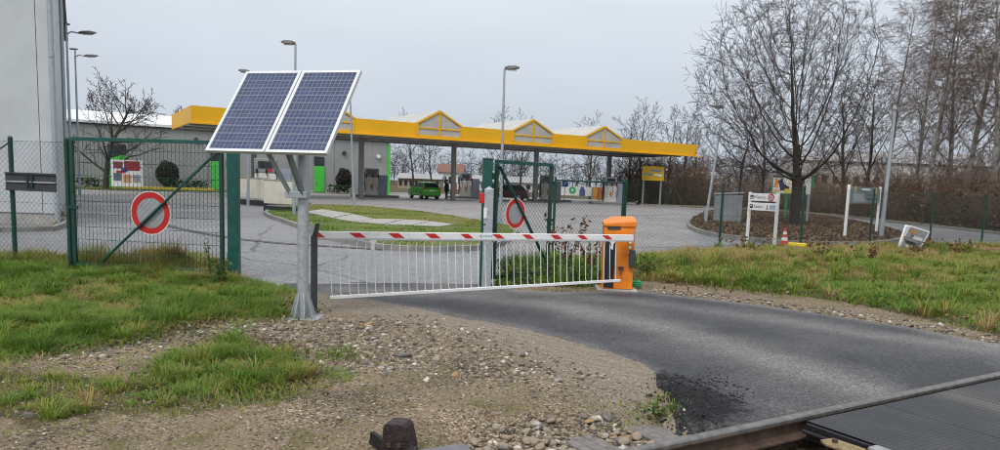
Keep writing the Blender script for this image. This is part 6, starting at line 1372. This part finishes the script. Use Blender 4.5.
house('distant pale hall under the canopy end', 640, 720, 176, 195, 160, M_hw, M_hg, 1.6, 1, 10)
def far_woods(label, n, xr, Yd, hr, seed):
    r = np.random.default_rng(seed); A0, B0, R0, R1 = [], [], [], []
    for k in range(n):
        x = r.uniform(*xr); y_ = Yd * r.uniform(.9, 1.15); p = at(x, 190, y_); h = r.uniform(*hr); b0 = np.array([p.x, y_, 0.])
        top = b0 + np.array([r.normal() * .9, 0, h]); A0.append(b0); B0.append(top); R0.append(.09); R1.append(.03)
        for j in range(14):
            q_ = b0 + (top - b0) * r.uniform(.2, 1); l = h * r.uniform(.12, .34); dd = r.normal(size=3); dd[2] = abs(dd[2]); dd /= np.linalg.norm(dd); A0.append(q_); B0.append(q_ + dd * l); R0.append(.045); R1.append(.025)
            for _ in range(3): g_ = q_ + dd * l * r.uniform(.3, 1); A0.append(g_); B0.append(g_ + (dd + r.normal(size=3) * .6) * l * .5); R0.append(.028); R1.append(.018)
    V, Fq = seg_tubes(np.array(A0), np.array(B0), np.array(R0), np.array(R1), 3)
    return tag(link('far_woods', np_mesh('far_woods', V, Fq, M_twig)), label, 'woods', kind='stuff')
far_woods('far line of bare woods beyond the petrol station', 500, (380, 1150), 210, (6, 11), 81)
far_woods('far line of bare woods behind the shop roof on the left', 160, (60, 240), 230, (8, 13), 82)

# ================================================================== LITTLE PLANTS
def weed(label, p, h, n, m, size, spread=.25, stems=7, name='weed_plant', cat='weed'):
    r = RNG; t = thing(name, label, cat, (p.x, p.y, float(hgt(np.array([p.x]), np.array([p.y]))[0]))); a = r.random(stems) * 6.28
    tip = np.stack([np.cos(a) * spread * r.random(stems), np.sin(a) * spread * r.random(stems), h * (.7 + .3 * r.random(stems))], 1)
    V, Fq = seg_tubes(np.zeros((stems, 3)), tip, np.full(stems, .006), np.full(stems, .003), 4); link('stems', np_mesh('stems', V, Fq, mat('weed stem', (.10, .11, .03), .8)), t)
    k = r.integers(0, stems, n); f = .25 + .75 * r.random(n); leaves('foliage', tip[k] * f[:, None] + r.normal(size=(n, 3)) * size * .8, size, None, m, parent=t, kind=None); return t
M_brownleaf = attr_mat('withered shrub leaves', [(0, (.06, .02, .015)), (.5, (.13, .045, .025)), (1, (.2, .09, .04))], .7, .2)
weed('tall thin weed in front of the left gate', g(212, 281), .75, 60, M_greenleaf, .022, .12, 3)
weed('leafy weed at the foot of the left gate post', g(222, 285), .38, 120, M_greenleaf, .03, .25)
weed('dock leaves at the broken asphalt edge by the rail', g(668, 407), .07, 60, M_greenleaf, .024, .22)
weed('reddish brown withered shrub behind the orange cabinet', g(566, 268), 1.05, 200, M_brownleaf, .04, .55, 11)
weed('low reddish shrub just left of the orange cabinet', g(590, 274), .7, 150, M_brownleaf, .035, .4, 9)
for k, (x, y, h, lb) in enumerate(((505, 284, .5, 'leafy green weed beside the metal pillar'), (528, 286, .42, 'leafy green weed right of the metal pillar, behind the boom rods'), (545, 282, .6, 'dense green weed at the end of the open gate leaf'), (575, 285, .5, 'green weed midway between gate leaf and orange cabinet'), (598, 286, .42, 'green weed against the orange cabinet'), (645, 278, .45, 'green weed right of the orange cabinet'))):
    weed(lb, g(x, y), h * .85, 230, M_greenleaf, .026, .4, 12)
for k, (x, y, lb) in enumerate(((820, 262, 'brown withered weeds in the long grass below the cone'), (870, 265, 'brown withered weeds in the grass below the information board'), (915, 256, 'brown withered weeds in front of the A-frame sign'), (960, 257, 'brown withered weeds near the right fence posts'), (745, 256, 'brown withered weeds below the direction sign'))):
    weed(lb, g(x, y), .5, 130, M_brownleaf, .035, .7, 12)
